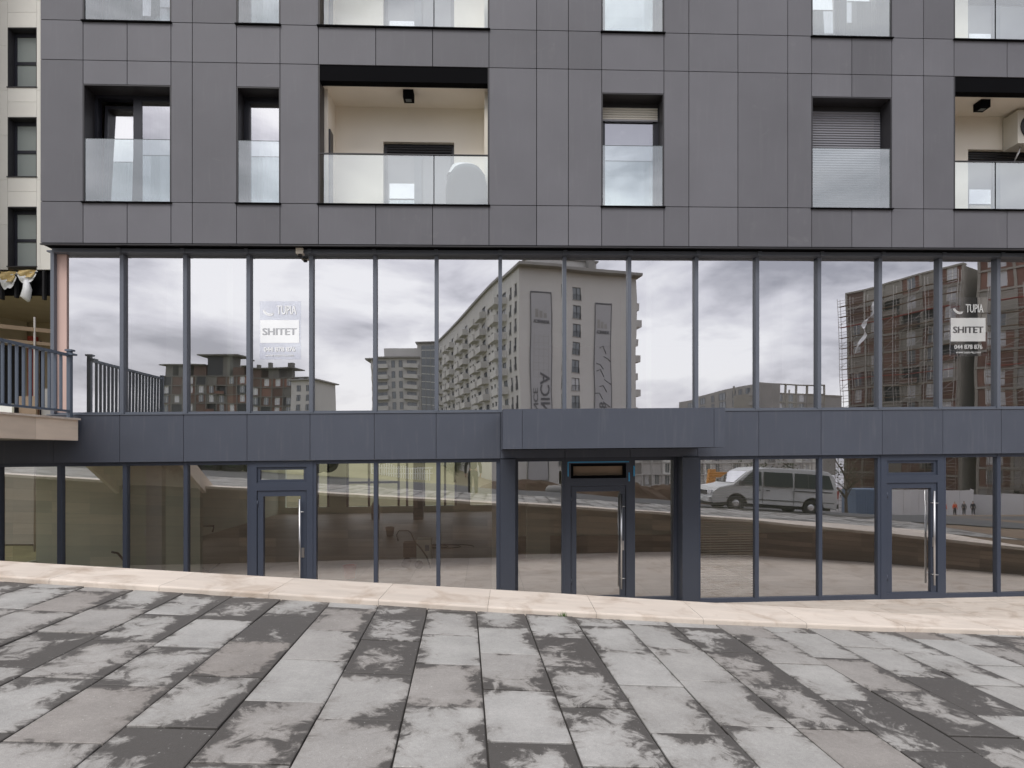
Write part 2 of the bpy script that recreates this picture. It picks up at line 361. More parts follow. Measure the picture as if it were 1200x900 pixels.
# ------------------------------------------------------------------ terrain, street, paving
def plane_z(x): return -.065*x
def lerp(a, b, t): return a+(b-a)*t
def sstep(t): t = max(0, min(1, t)); return t*t*(3-2*t)
def interp(x, tab):
    if x <= tab[0][0]: return tab[0][1]
    for (a, p), (b, q) in zip(tab, tab[1:]):
        if x <= b: return lerp(p, q, (x-a)/(b-a))
    return tab[-1][1]
def terr(x, y):
    if y > 1.4:
        t = sstep((y-4.2)/1.0)
        near = plane_z(max(-20, min(x, 20)))-.16
        return lerp(near, -1.75 - .0*x, t) if y < 34 else -1.75
    t = sstep((-1-y)/55)
    near = plane_z(max(-26, min(x, 26)))-.22
    far = interp(x, [(-60, .2), (-12, -.4), (0, -2.5), (9, -4.2), (30, -4.8), (60, -6.3), (120, -7.5)])
    n = noise.noise(Vector((x*.15, y*.15, 0)))*.25*min(1, max(0, (-6-y)/10))
    z = lerp(near, far, t)+n; s = sstep((x-9)/9)
    return lerp(z, min(z, 1.31-.108*(21.2-y)) if y < -4 else z, s)
def cuts(lst):
    r = []
    for a, b, s in lst:
        k = int(round((b-a)/s)); r += [a+(b-a)*i/k for i in range(k)]
    return r+[lst[-1][1]]
tx = cuts([(-1500, -300, 200), (-300, -60, 20), (-60, -16, 4), (-16, 16, 1), (16, 60, 4), (60, 300, 20), (300, 1500, 200)])
ty = cuts([(-1500, -300, 200), (-300, -60, 20), (-60, -12, 3), (-12, 8, .4), (8, 36, 4), (36, 300, 22), (300, 1500, 200)])
m = MB()
for p in [Vector((x, y, terr(x, y))) for y in ty for x in tx]: m.v.append(p)
nx = len(tx)
for j in range(len(ty)-1):
    for i in range(nx-1):
        m.f.append((j*nx+i, j*nx+i+1, (j+1)*nx+i+1, (j+1)*nx+i)); m.m.append(0); m.t.append(.5); m.smooth.append(True)
m.mats = ['terrain']; m.build('ground', base=(0, 0, 0), kind='structure')
# street strip behind the camera
m = MB(); sx = cuts([(-60, 60, 1.5)]); sy = cuts([(-9.4, -.2, .46)])
for j in range(len(sy)-1):
    for i in range(len(sx)-1):
        q = [(sx[i+a], sy[j+b]) for a, b in ((0, 0), (1, 0), (1, 1), (0, 1))]
        m.face([(x, y, terr(x, y)+.035) for x, y in q], 'asphalt', .5, smooth=True)
m.build('street', base=(0, 0, 0), kind='structure')

NEAR = [(-16, 4.9), (-4.2, 4.9), (-2.1, 4.91), (0, 4.93), (1.57, 4.99), (2.91, 5.1), (4.55, 5.31), (6.5, 5.5), (9, 5.6), (11, 6.1), (14, 6.9)]
INNER = [(-16, 5.4), (-4.66, 5.43), (-2.35, 5.49), (0, 5.57), (1.75, 5.6), (3.23, 5.66), (4.87, 5.72), (6.5, 6.1), (9, 7.6), (11, 9.2), (12.2, 10.3)]
# bedding under the slabs
m = MB(); bx = cuts([(-16, 14, 1)])
for i in range(len(bx)-1):
    a, b = bx[i], bx[i+1]
    m.face([(a, 1.15, plane_z(a)-.014), (b, 1.15, plane_z(b)-.014), (b, interp(b, NEAR)+.2, plane_z(b)-.014), (a, interp(a, NEAR)+.2, plane_z(a)-.014)], 'joint_sand')
m.build('paving_bed', base=(0, 3, -.1), kind='structure')
m = MB(); uvs = []; damp = []
dv = Vector((-.08, 1)).normalized(); ds = Vector((dv.y, -dv.x))
ph = {-1: .38, 0: .56, -2: .06-.1, 1: .2, 2: .0, 3: .33, -3: .25}
org = Vector((-.103, 2.57)) - dv*2.57
rnd = random.Random(11)
for c in range(-42, 38):
    off = ph.get(c, rnd.random()*.6)
    for r_ in range(0, 11):
        a0 = c*.4; b0 = 0.9 + off - .18 + r_*.6
        cx = org + ds*(a0-.2) + dv*(b0+.3)
        lim = interp(cx.x, NEAR)+.2
        if cx.x < -15.8 or cx.x > 13.8 or cx.y-.25 > lim or b0 < .9: continue
        g = .0035+.002*rnd.random(); ch = .005; tl = (rnd.random()-.5)*.006; z0 = (rnd.random()-.5)*.006
        tone = rnd.random(); dm = rnd.random()**2.2
        def P(a, b, dz):
            q = org + ds*a + dv*b
            y = min(q.y, interp(q.x, NEAR)+.18); return Vector((q.x, y, plane_z(q.x)+z0+dz+tl*((b-b0)/.6-.5)))
        A0, A1, B0, B1 = a0-.4+g, a0-g, b0+g, b0+.6-g
        lo = [P(A0, B0, -.012), P(A1, B0, -.012), P(A1, B1, -.012), P(A0, B1, -.012)]
        md = [P(A0, B0, -.003), P(A1, B0, -.003), P(A1, B1, -.003), P(A0, B1, -.003)]
        hi = [P(A0+ch, B0+ch, 0), P(A1-ch, B0+ch, 0), P(A1-ch, B1-ch, 0), P(A0+ch, B1-ch, 0)]
        uvq = [(0, 0), (1, 0), (1, 1), (0, 1)]
        m.face(hi, 'paving_slab', tone, raw=True); uvs += uvq; damp.append(dm)
        for (qa, qb) in ((lo, md), (md, hi)):
            for i in range(4):
                j = (i+1) % 4; m.face([qa[i], qa[j], qb[j], qb[i]], 'paving_slab', tone, raw=True)
                uvs += [uvq[i], uvq[j], uvq[j], uvq[i]]; damp.append(dm)
o = m.build('paving', base=(0, 3, 0), kind='structure')
ul = o.data.uv_layers.new(name='UVMap')
for i, q in enumerate(uvs): ul.data[i].uv = q
at = o.data.attributes.new('damp', 'FLOAT', 'FACE'); at.data.foreach_set('value', damp)

# sunken walkway in front of the shops
FL = -2.69
m = MB(F); us = [-10.5+1.2*i for i in range(21)]; ws = [-.35, .4, 1.0, 1.6, 2.2, 2.8, 3.4, 4.0, 4.6, 5.2]
for i in range(len(us)-1):
    for j in range(len(ws)-1):
        m.face([(us[i]+.002, ws[j], FL), (us[i+1]-.002, ws[j], FL), (us[i+1]-.002, ws[j+1]-.003, FL), (us[i]+.002, ws[j+1]-.003, FL)], 'travertine_top')
m.build('walkway', kind='structure')

# retaining wall with its coping
rw = thing('retaining_wall', 'low curving travertine retaining wall with pale coping between grey paving and sunken shop walkway', 'wall', (0, 5.3, -1.4))
xs = [-15.5]
while xs[-1] < 11.4: xs.append(xs[-1]+.9)
def cop(x): return plane_z(x)
m = MB(); mw = MB()
for i in range(len(xs)-1):
    tone = random.random()
    sub = [xs[i]+.9*k/4 for k in range(5)]
    for k in range(4):
        a, b = sub[k]+(.0012 if k == 0 else 0), sub[k+1]-(.0012 if k == 3 else 0)
        na, nb, ia, ib = interp(a, NEAR), interp(b, NEAR), interp(a, INNER), interp(b, INNER)
        za, zb = cop(a), cop(b); h = .045; r = .014
        # section: front foot, front top edge, rounded, back edge, back drip
        sec = lambda x, n_, i_, z: [Vector((x, n_, z-.03)), Vector((x, n_, z+h-r)), Vector((x, n_+r*.3, z+h-r*.3)), Vector((x, n_+r, z+h)), Vector((x, i_, z+h)), Vector((x, i_, z-.02)), Vector((x, i_-.06, z-.02))]
        A, B = sec(a, na, ia, za), sec(b, nb, ib, zb)
        for q in range(6): m.face([A[q], B[q], B[q+1], A[q+1]], 'travertine_top', tone, raw=True)
        for c_ in range(2):
            t2 = random.random() if k in (0, 2) and c_ == 0 else tone
        fa, fb = -1.5, -1.5
        for q in range(8):
            t2 = random.Random(int((i+q*.37)*3)*31+q).random()
            z0a, z1a, z0b, z1b = lerp(fa, za-.01, q/8), lerp(fa, za-.01, (q+1)/8)-.006, lerp(fb, zb-.01, q/8), lerp(fb, zb-.01, (q+1)/8)-.006
            mw.face([Vector((a, ia-.03, z0a)), Vector((b, ib-.03, z0b)), Vector((b, ib-.03, z1b)), Vector((a, ia-.03, z1a))], 'travertine_brown', t2, raw=True)
        mw.face([Vector((a, ia-.045, fa)), Vector((b, ib-.045, fb)), Vector((b, ib-.045, zb-.01)), Vector((a, ia-.045, za-.01))], 'joint_sand', tone, raw=True)
        mw.face([Vector((a, na+.05, fa)), Vector((b, nb+.05, fb)), Vector((b, nb+.05, zb-.03)), Vector((a, na+.05, za-.03))], 'travertine_brown', tone, raw=True)
m.build('coping', rw); mw.build('wall_face', rw)
# weeds in the joint
m = MB(); wx = .42; wy = interp(wx, NEAR)-.012
for k in range(26):
    a = random.random()*6.28; l = .02+.03*random.random(); p = Vector((wx+random.uniform(-.03, .03), wy, plane_z(wx)))
    q = p+Vector((math.cos(a)*l*.7, math.sin(a)*l*.5-.004, l)); s_ = Vector((math.sin(a), math.cos(a), 0))*.006
    m.face([p-s_*.5, p+s_*.5, q], 'weed', raw=True)
m.build('weed', label='small green weed in the paving joint against the pale coping', category='weed')

# ------------------------------------------------------------------ main building
WC = .33
bld = thing('apartment_building', 'dark grey panelled apartment building over two storeys of blue-framed shop glazing', 'building', F(0, 0, FL))
UL = [-7.86, -7.17, -6.48, -5.74, -5.39, -4.66, -3.94, -3.3, -2.34, -1.36, -.41, .41, .96, 1.54, 2.63, 3.07, 3.94, 4.83, 5.26, 6.01, 6.71, 7.29, 7.85, 8.65, 9.72, 10.79, 11.4, 12.1, 13.2, 14.0]
OPEN = [(-7.17, -5.74, 'double', 2), (-4.66, -3.94, 'single', 1), (-3.3, -.41, 'loggia', 3), (1.54, 2.63, 'half_shutter', 1), (5.26, 6.71, 'full_shutter', 2), (7.85, 10.79, 'loggia', 3), (12.1, 13.2, 'single', 1)]
ST = 3.02; V_B, V_S, V_J, V_WT = 3.60, 4.29, 6.65, 6.25
cl = MB(F)
def panel(u0, u1, v0, v1):
    g = .006
    cl.box(u0+g, u1-g, WC-.022, WC, v0+g, v1-g, 'cladding')
def split(u0, u1):
    q = [u0]+[u for u in UL if u0+.01 < u < u1-.01]+[u1]; return list(zip(q, q[1:]))
ends = [-7.86]+[x for o_ in OPEN for x in o_[:2]]+[14.0]
def bandrow(v0, v1):
    for a, b in zip(UL, UL[1:]): pass
    for i in range(0, len(ends)-1):
        a, b = ends[i], ends[i+1]
        if i % 2 == 0:
            for p in split(a, b): panel(*p, v0, v1)
        else:
            n = OPEN[i//2][3]
            for k in range(n): panel(lerp(a, b, k/n), lerp(a, b, (k+1)/n), v0, v1)
bandrow(V_B, V_S)
for s in range(2):
    z = s*ST
    for i in range(0, len(ends)-1, 2):
        for p in split(ends[i], ends[i+1]): panel(*p, V_S+z, V_J+z)
    for o_ in OPEN:
        if o_[2] != 'loggia':
            n = o_[3]
            for k in range(n): panel(lerp(o_[0], o_[1], k/n), lerp(o_[0], o_[1], (k+1)/n), V_WT+z, V_J+z)
    bandrow(V_J+z, V_S+z+ST)
cl.box(-7.86, 14.0, WC-.03, WC+.01, V_S+2*ST, V_S+2*ST+.12, 'reveal_metal')
# left flank
for k in range(10):
    for (a, b) in [(V_B, V_S), (V_S, V_J), (V_J, V_S+ST), (V_S+ST, V_J+ST), (V_J+ST, V_S+2*ST)]:
        cl.box(-7.86, -7.84, WC-.03-1.2*(k+1)+.006, WC-.03-1.2*k-.006, a+.006, b-.006, 'cladding')
cl.build('cladding', bld)

m = MB(F)   # backing behind the panels, with the openings left out
cols = sorted(set([-7.84]+[x for o_ in OPEN for x in o_[:2]]+[13.98]))
for s in range(2):
    z = s*ST
    for i in range(0, len(ends)-1, 2): m.box(ends[i]+(.02 if i == 0 else 0), ends[i+1]-(.02 if i == len(ends)-2 else 0), WC-.10, WC-.026, V_S+z, V_J+z, 'joint_black')
    for o_ in OPEN:
        if o_[2] != 'loggia': m.box(o_[0], o_[1], WC-.10, WC-.026, V_WT+z+.004, V_J+z, 'joint_black')
    m.box(-7.84, 13.98, WC-.10, WC-.026, V_J+z, V_S+z+ST-.02, 'joint_black')
m.box(-7.84, 13.98, WC-.10, WC-.026, V_B+.01, V_S-.02, 'joint_black')
m.box(-7.86, 14.0, .0, WC-.004, V_B-.012, V_B-.002, 'black_metal')
m.box(-7.86, 14.0, WC-.03, WC+.012, V_B-.03, V_B-.012, 'reveal_metal')
m.box(-7.82, -7.76, -12, .2, V_B, V_S+2*ST, 'joint_black')
m.build('cladding_frame', bld)

def win_glass(parent, u0, u1, v0, v1, w, g, name='pane'):
    j = .0016 if g == 'glass_upper' else .0006; du, dv_ = random.uniform(-j, j)*(u1-u0), random.uniform(-j, j)*.5*(v1-v0)
    m = MB(F); m.face([(u0, w-du-dv_, v0), (u1, w+du-dv_, v0), (u1, w+du+dv_, v1), (u0, w-du+dv_, v1)], g); return m.build(name, parent)
def leaf(m, u0, u1, v0, v1, w0, w1, t, mt):
    m.box(u0, u0+t, w0, w1, v0, v1, mt); m.box(u1-t, u1, w0, w1, v0, v1, mt)
    m.box(u0+t, u1-t, w0, w1, v0, v0+t, mt); m.box(u0+t, u1-t, w0, w1, v1-t, v1, mt)
def curtain(parent, u0, u1, v0, v1, w, folds, amp=.03, lean=0.0):
    m = MB(F); n = folds*6
    for i in range(n):
        a, b = i/n, (i+1)/n
        fa, fb = w+amp*math.sin(a*folds*6.283), w+amp*math.sin(b*folds*6.283)
        ua, ub = lerp(u0, u1, a), lerp(u0, u1, b)
        m.face([(ua-lean*(1-a), fa, v0), (ub-lean*(1-b), fb, v0), (ub, fb, v1), (ua, fa, v1)], 'curtain', .5, smooth=True)
    return m.build('curtain', parent)
def guard(parent, u0, u1, v0, v1, w, n=1):
    m = MB(F)
    for k in range(n):
        a, b = lerp(u0, u1, k/n)+(.008 if k else 0), lerp(u0, u1, (k+1)/n)-(.008 if k < n-1 else 0)
        m.face([(a, w, v0), (b, w, v0), (b, w, v1), (a, w, v1)], 'glass_guard')
        m.box(a, b, w-.012, w+.002, v1, v1+.006, 'grey_glass')
    g = m.build('glass_guard', parent)
    return g
def slats(m, u0, u1, v0, v1, w, h, mt):
    n = max(1, int(round((v1-v0)/h))); h = (v1-v0)/n
    for k in range(n):
        z = v0+k*h
        m.face([(u0, w, z+.004), (u1, w, z+.004), (u1, w+.010, z+h*.35), (u0, w+.010, z+h*.35)], mt, .5)
        m.face([(u0, w+.010, z+h*.35), (u1, w+.010, z+h*.35), (u1, w+.006, z+h*.9), (u0, w+.006, z+h*.9)], mt, .5)
        m.face([(u0, w+.006, z+h*.9), (u1, w+.006, z+h*.9), (u1, w-.004, z+h+.003), (u0, w-.004, z+h+.003)], mt, .5)
def recess(m, u0, u1, v0, v1, wi, mt='reveal_metal'):
    t = .018
    m.box(u0, u0+t, wi, WC-.001, v0, v1, mt); m.box(u1-t, u1, wi, WC-.001, v0, v1, mt)
    m.box(u0+t, u1-t, wi, WC-.001, v1-t, v1-.001, mt)
    m.box(u0-.02, u1+.02, wi, WC+.035, v0-.022, v0-.002, 'black_metal')
def residential(u0, u1, kind, z, lower):
    v0, v1 = V_S+z, V_WT+z
    m = MB(F); recess(m, u0, u1, v0, v1, -.06)
    fr = 'window_frame'; a, b, c, d = u0+.018, u1-.018, v0, v1-.018
    if kind in ('half_shutter', 'full_shutter'): d -= .10; m.box(a, b, -.05, .06, d, v1-.018, 'reveal_metal')
    leaf(m, a, b, c, d, -.06, .06, .05, fr)
    
    w = m.build('window', bld)
    ai, bi, ci, di = a+.05, b-.05, c+.05, d-.05
    if kind == 'double':
        mid = (ai+bi)/2-.01
        s = MB(F); s.box(mid-.05, mid+.05, -.055, .05, ci, di, fr)
        leaf(s, mid+.05, bi, ci, di, -.05, .05, .04, fr)
        # left leaf, tilted inwards at its top
        T = lambda u, ww, v: F(u, ww-.015-(v-ci)*.045, v)
        s2 = MB(T); leaf(s2, ai+.04, mid-.05, ci+.005, di-.06, -.05, .02, .05, fr)
        s.build('sash', w); tl = s2.build('sash', w)
        win_glass(w, mid+.09, bi-.04, ci+.04, di-.04, .035, 'glass_window')
        g = MB(T); g.face([(ai+.09, 0, ci+.055), (mid-.10, 0, ci+.055), (mid-.10, 0, di-.11), (ai+.09, 0, di-.11)], 'glass_window'); g.build('pane', w)
        curtain(w, ai+.16, mid+.05, ci, di-.02, -.24, 9, lean=.12); curtain(w, mid+.12, bi+.05, ci, di-.02, -.20, 10)
    elif kind == 'single':
        s = MB(F); leaf(s, ai, bi, ci, di, -.05, .05, .045, fr); s.build('sash', w)
        win_glass(w, ai+.045, bi-.045, ci+.045, di-.045, .035, 'glass_window'); curtain(w, ai+.14, bi+.05, ci, di-.02, -.2, 6, lean=.08)
    elif kind == 'half_shutter':
        s = MB(F); leaf(s, ai, bi, ci, di, -.05, .05, .045, fr); s.build('sash', w)
        win_glass(w, ai+.045, bi-.045, ci+.045, di-.045, .035, 'glass_window')
        s = MB(F); slats(s, ai-.03, bi+.03, v1-.32, v1-.10, .066, .045, 'shutter_cream'); s.box(ai-.03, bi+.03, .062, .085, v1-.345, v1-.32, 'shutter_grey'); s.build('roller_shutter', w)
        curtain(w, ai-.05, bi-.04, ci, di-.02, -.2, 4, .012)
    else:
        s = MB(F); slats(s, ai-.03, bi+.03, ci-.03, d+.01, .064, .045, 'shutter_grey'); s.build('roller_shutter', w)
    guard(w, u0+.01, u1-.005, v0, v0+1.06, WC-.02, 1)
def loggia(u0, u1, z):
    v0, v1 = V_S+z, V_J+z; wb = -.5; cz = 6.42+z
    m = MB(F)
    m.box(u0, u0+.02, WC-.3, WC-.001, v0, v1, 'reveal_metal'); m.box(u1-.02, u1, WC-.3, WC-.001, v0, v1, 'reveal_metal')
    m.box(u0+.02, u1-.02, WC-.16, WC-.012, 6.385+z, v1-.002, 'black_metal')
    m.box(u0-.02, u1+.02, WC-.06, WC+.035, v0-.022, v0-.002, 'black_metal')
    lg = m.build('loggia', bld)
    m = MB(F); d0, d1, dt = u0+.95, u0+2.25, 5.79+z
    m.box(u0-.1, u0+.08, wb, WC-.30, v0, cz, 'plaster'); m.box(u1-.08, u1+.1, wb, WC-.30, v0, cz, 'plaster')
    m.box(u0+.02, u1-.02, wb-.1, WC-.16, cz, cz+.18, 'plaster')
    m.box(u0-.1, d0, wb-.14, wb, v0, cz, 'plaster'); m.box(d1, u1+.1, wb-.14, wb, v0, cz, 'plaster'); m.box(d0, d1, wb-.14, wb, dt, cz, 'plaster')
    m.box(u0, u1, wb, WC-.06, v0-.12, v0-.002, 'travertine')
    m.build('loggia_wall', lg)
    m = MB(F); leaf(m, d0, d1, v0, dt, wb-.14, wb-.09, .07, 'window_frame'); m.box(d0+.03, d1-.03, wb-.12, wb-.10, v0, 5.62+z, 'shutter_grey')
    slats(m, d0+.05, d1-.05, 5.62+z, dt-.03, wb-.07, .045, 'shutter_dark')
    m.box(d0+.56, d0+.70, wb-.10, wb-.06, v0, 5.6+z, 'frame_metal'); m.build('loggia_door', lg)
    win_glass(lg, d0+.10, d0+.56, v0+.07, 5.22+z-.16, wb-.09, 'glass_window')
    m = MB(F); m.box(u0+.082, u0+.11, -.22, -.02, v0, 5.75+z, 'window_frame'); m.build('side_door', lg)
    m = MB(F); uc = (u0+u1)/2+(.03 if u0 < 5 else -.65); m.box(uc-.09, uc+.09, -.12, .06, cz-.14, cz-.0005, 'black_metal'); m.box(uc-.05, uc+.05, -.07, .01, cz-.146, cz-.141, 'grey_glass'); m.build('ceiling_lamp', lg)
    g = MB(F); gt = 5.14+z
    ks = [u0+.08, u0+1.95, u1-.01] if u0 < 5 else [u0+.01, u0+.78, u1-.01]
    for a, b in zip(ks, ks[1:]):
        g.face([(a+.007, WC-.02, v0), (b-.007, WC-.02, v0), (b-.007, WC-.02, gt), (a+.007, WC-.02, gt)], 'glass_guard')
        g.box(b-.009, b+.005, WC-.03, WC-.015, v0, gt, 'black_metal')
    g.box(u0, u1, WC-.035, WC-.005, gt, gt+.018, 'reveal_metal'); g.build('glass_guard', lg)
for s in range(2):
    for (u0, u1, kind, n) in OPEN:
        if kind == 'loggia': loggia(u0, u1, s*ST)
        else: residential(u0, u1, kind if not (s == 1 and kind == 'full_shutter') else 'double', s*ST, s == 0)
# slabs and walls inside
m = MB(F)
for s in range(3):
    zt = V_S-.03+s*ST; m.box(-7.75, 13.9, -9, WC-.11, zt-.34, zt, 'ceiling_paint')
m.box(-7.75, 13.9, -3.1, -3.0, 3.6, 10.3, 'plaster'); m.build('floor_slab', bld)
for (u0, u1, kind, n) in OPEN:
    pass
m = MB(F)
for u in (-7.75, -5.2, -3.75, -.2, 3.9, 7.2, 11.4, 13.8):
    m = MB(F); m.box(u-.05, u+.05, -3, .05 if u not in (-3.75, -.2) else -.55, V_S, V_S+2*ST-.3, 'plaster'); m.build('partition_wall', bld)

# upper shop curtain wall
MU = [-6.7, -5.64, -4.57, -3.5, -2.4, -1.33, -.21, .93, 2.09, 3.3, 4.41, 5.55, 6.68, 7.81, 8.91, 10.0, 11.1, 12.2, 13.3]
CT, CB = 3.51, .80
m = MB(F)
for u in MU: m.box(u-.032, u+.032, -.06, .07, CB-.03, 3.508, 'frame_metal'); m.box(u-.032, u+.032, .0, .17, 3.509, 3.58, 'frame_metal')
m.box(-7.86, -7.80, -.06, .10, CB-.03, V_B-.04, 'frame_metal'); m.box(13.3, 14, -.06, .04, .0, 3.59, 'blue_metal')
m.box(-7.80, 13.3, -.05, .15, CT, 3.575, 'frame_metal'); m.box(-7.80, 13.3, -.05, .045, CB-.06, CB, 'frame_metal')
m.box(-7.93, 13.3, .03, .09, 3.535, 3.560, 'frame_metal')
cw = m.build('curtain_wall', bld)
e = [-7.64]+MU
for a, b in zip(e, e[1:]): win_glass(cw, a+(.032 if a > -7.6 else 0), b-.032, CB, CT, 0, 'glass_upper')
m = MB(F); m.box(-7.80, -7.64, -.04, .03, CB, CT, 'pink_render'); m.build('corner_panel', cw)
m = MB(F); m.box(-3.72, -3.60, .09, .2, 3.49, 3.585, 'plaster'); m.tube([(-3.66, .14, 3.50), (-3.66, .16, 3.455)], .035, 'black_plastic'); m.build('motion_sensor', bld)
# fascia band, canopy, columns
m = MB(F); fe = [-8.9, -7.8]+MU
m.box(-9.8, 14, -.0, .10, -.055, .745, 'joint_black')
for a, b in zip([-9.8]+fe, fe+[14]):
    if b-a > .1: m.box(a+.004, b-.004, .10, .12, -.06, .745, 'blue_metal')
m.box(-7.9, 14, .0, .135, .746, .762, 'frame_metal')
m.build('fascia_band', bld)
m = MB(F); c0, c1 = -.20, 3.30
m.box(c0+.01, c1-.01, .121, 1.33, .105, .69, 'joint_black')
for a, b in ((c0, .10), (.10, 3.12), (3.12, c1)): m.box(a+.003, b-.003, 1.33, 1.35, .09, .70, 'blue_metal')
m.box(c0, c0+.012, .122, 1.33, .09, .70, 'blue_metal'); m.box(c1-.012, c1, .122, 1.33, .09, .70, 'blue_metal')
m.box(c0, c1, .122, 1.349, .695, .71, 'blue_metal'); m.box(c0+.02, c1-.02, .122, 1.32, .088, .104, 'black_metal')
m.build('canopy', bld)
for (a, b) in ((-.21, .05), (3.02, 3.31)):
    m = MB(F); m.box(a, b, -.28, .15, FL, -.061, 'dark_frame'); m.box(a+.004, b-.004, .0, .152, -.075, -.063, 'black_metal'); m.build('column', bld)
# storefront
def storefront(us, w, fr='mid_frame', left_end=None, blind=None):
    m = MB(F)
    for u in us: m.box(u-.034, u+.034, w-.06, w+.05, FL, -.062, fr)
    m.box(us[0], us[-1], w-.05, w+.045, -.125, -.061, fr); m.box(us[0], us[-1], w-.05, w+.045, FL-.004, FL+.075, fr)
    s = m.build('storefront', bld)
    for a, b in zip(us, us[1:]): win_glass(s, a+.034, b-.034, FL+.075, -.125, w, 'glass_lower')
    return s
def door(u0, u1, w, fr, tape=False, hx=.13):
    m = MB(F); t = .11
    leaf(m, u0, u1, FL, -.062, w-.06, w+.06, t, fr)
    m.box(u0+t, u1-t, w-.06, w+.06, -.58, -.44, fr); dr = m.build('door_frame', bld)
    # transom light
    m = MB(F); leaf(m, u0+t, u1-t, -.44, -.172, w-.04, w+.03, .05, fr if not tape else 'black_metal'); m.build('transom', dr)
    if not tape: win_glass(dr, u0+t+.05, u1-t-.05, -.39, -.222, w, 'glass_lower')
    else:
        m = MB(F); m.box(u0+t+.05, u1-t-.05, w-.10, w-.04, -.39, -.222, 'timber'); m.build('vent_panel', dr)
        m = MB(F); w2 = w+.062
        m.box(u0+.06, u1-.06, w2, w2+.002, -.155, -.135, 'blue_tape'); m.box(u0+.05, u0+.07, w2+.003, w2+.005, -.40, -.14, 'blue_tape')
        m.box(u1-.07, u1-.045, w2+.003, w2+.005, -.50, -.34, 'blue_tape'); m.box(u1+.02, u1+.05, w2-.01, w2+.001, -.41, -.22, 'blue_tape'); m.build('masking_tape', dr)
    m = MB(F); leaf(m, u0+t+.01, u1-t-.01, FL+.02, -.585, w-.05, w+.04, .095, fr); m.box(u1-t-.09, u1-t-.04, w+.04, w+.052, -1.75, -1.58, 'steel'); m.build('door_leaf', dr)
    win_glass(dr, u0+t+.105, u1-t-.105, FL+.115, -.68, w, 'glass_lower')
    m = MB(F); h = u1-t-.10
    m.tube([(h, w+.11, -2.44), (h, w+.11, -.73)], .017, 'steel', 10)
    for v in (-.95, -2.25): m.tube([(h, w+.11, v), (h, w+.03, v)], .010, 'steel'); m.tube([(h, w+.11, v), (h+.07, w+.11, v)], .008, 'steel')
    m.build('door_handle', dr)
    for v in (-.8, -2.3):
        m = MB(F); m.tube([(u0+t+.01, w+.05, v-.05), (u0+t+.01, w+.05, v+.05)], .012, fr); m.build('hinge', dr)
storefront([-9.8, -8.76, -7.75, -6.66, -5.64, -4.56], 0); door(-4.54, -3.47, 0, 'mid_frame')
storefront([-3.45, -2.39, -1.30, -.245], 0)
storefront([.085, .94], -.2, 'dark_frame'); door(.96, 2.19, -.2, 'dark_frame', True); storefront([2.21, 2.985], -.2, 'dark_frame')
storefront([3.345, 4.41, 5.58, 6.68], 0); door(6.70, 7.87, 0, 'mid_frame'); storefront([7.89, 8.93, 10.0, 11.1, 12.2, 13.3, 13.95], 0)
m = MB(F); m.box(.05, 3.02, -.28, .10, -.062, .0, 'black_metal'); m.build('entry_soffit', bld)
# venetian blind in the first window right of the entrance
m = MB(F)
for k in range(56):
    z = FL+.1+k*.0445; m.face([(3.385, -.045, z), (4.372, -.045, z), (4.372, -.012, z+.031), (3.385, -.012, z+.031)], 'blind', .5)
for u in (3.6, 4.15): m.box(u-.003, u+.003, -.068, -.063, FL+.1, -.12, 'blind')
m.build('venetian_blind', bld)

# ground floor interior
m = MB(F)
m.box(-10.2, 14, -18.2, -.06, FL-.2, FL-.001, 'concrete_floor')
m.build('shop_floor', bld)
m = MB(F)
m.box(-10.2, 14, -18.2, -.07, -.05, .6, 'ceiling_paint')
m.box(-7.75, 13.9, -9, -.07, 3.56, 3.9, 'ceiling_paint'); m.build('ceiling_slab', bld)
m = MB(F)
m.box(-10.3, -10.2, -18.2, -8, FL-.2, .7, 'plaster_green'); m.box(-10.3, -10.2, -8, .1, FL-.2, FL+.5, 'plaster_green'); m.box(13.95, 14.05, -18.2, .1, FL-.2, 3.6, 'plaster_green')  # left wall cut low at the front, opened to let light in
m.box(-10.2, -7.75, -2.9, -2.8, FL, -.05, 'plaster_green'); m.box(-6.95, -5.72, -.75, -.65, FL, -.05, 'plaster_green'); m.box(-6.62, -6.34, -.65, -.52, FL, -.05, 'plaster_white'); m.box(-7.25, -6.95, -1.3, -1.0, FL, -.05, 'plaster_green')
m.box(.0, 13.9, -9.2, -9, FL, -.05, 'plaster_green'); m.box(-.35, -.08, -.75, -.35, FL, -.05, 'plaster_white')
m.box(.6, 1.2, -5.2, -4.8, FL, -.05, 'plaster_green'); m.box(-3.5, -3.1, -15, -14.6, FL, -.05, 'dark_opening')
# back wall with glazing
for (a, b) in ((-10.2, -9.9), (-7.9, -7.0), (-1.9, -1.2)): m.box(a, b, -18.2, -18, FL, -.05, 'plaster_green')
m.box(-10.2, 0, -18.19, -18.01, FL, FL+.3, 'plaster_green')
for u in (-9, -8.4, -7.9, -7, -6.0, -4.6, -4.2, -3.4, -2.4, -1.9): m.box(u-.05, u+.05, -18.1, -17.98, FL+.3, -.05, 'window_frame')
m.box(-7, -4.6, -18.1, -17.98, -1.3, -1.2, 'window_frame')
m.box(0, 13.9, -18.2, -18, FL, -.05, 'plaster_green')
m.build('interior_wall', bld)
m = MB(F)   # upper shop floor interior
m.box(-7.76, -7.70, -9, -.1, .6, 3.56, 'plaster_green'); m.box(-7.7, 13.9, -9.1, -9, .6, 3.56, 'ceiling_paint'); m.box(13.8, 13.9, -9, -.1, .6, 3.56, 'plaster_green')
for u in (-6.3, -.35, 5.2, 10.6): m.box(u, u+.4, -1.0, -.6, .6, 3.56, 'plaster_white')
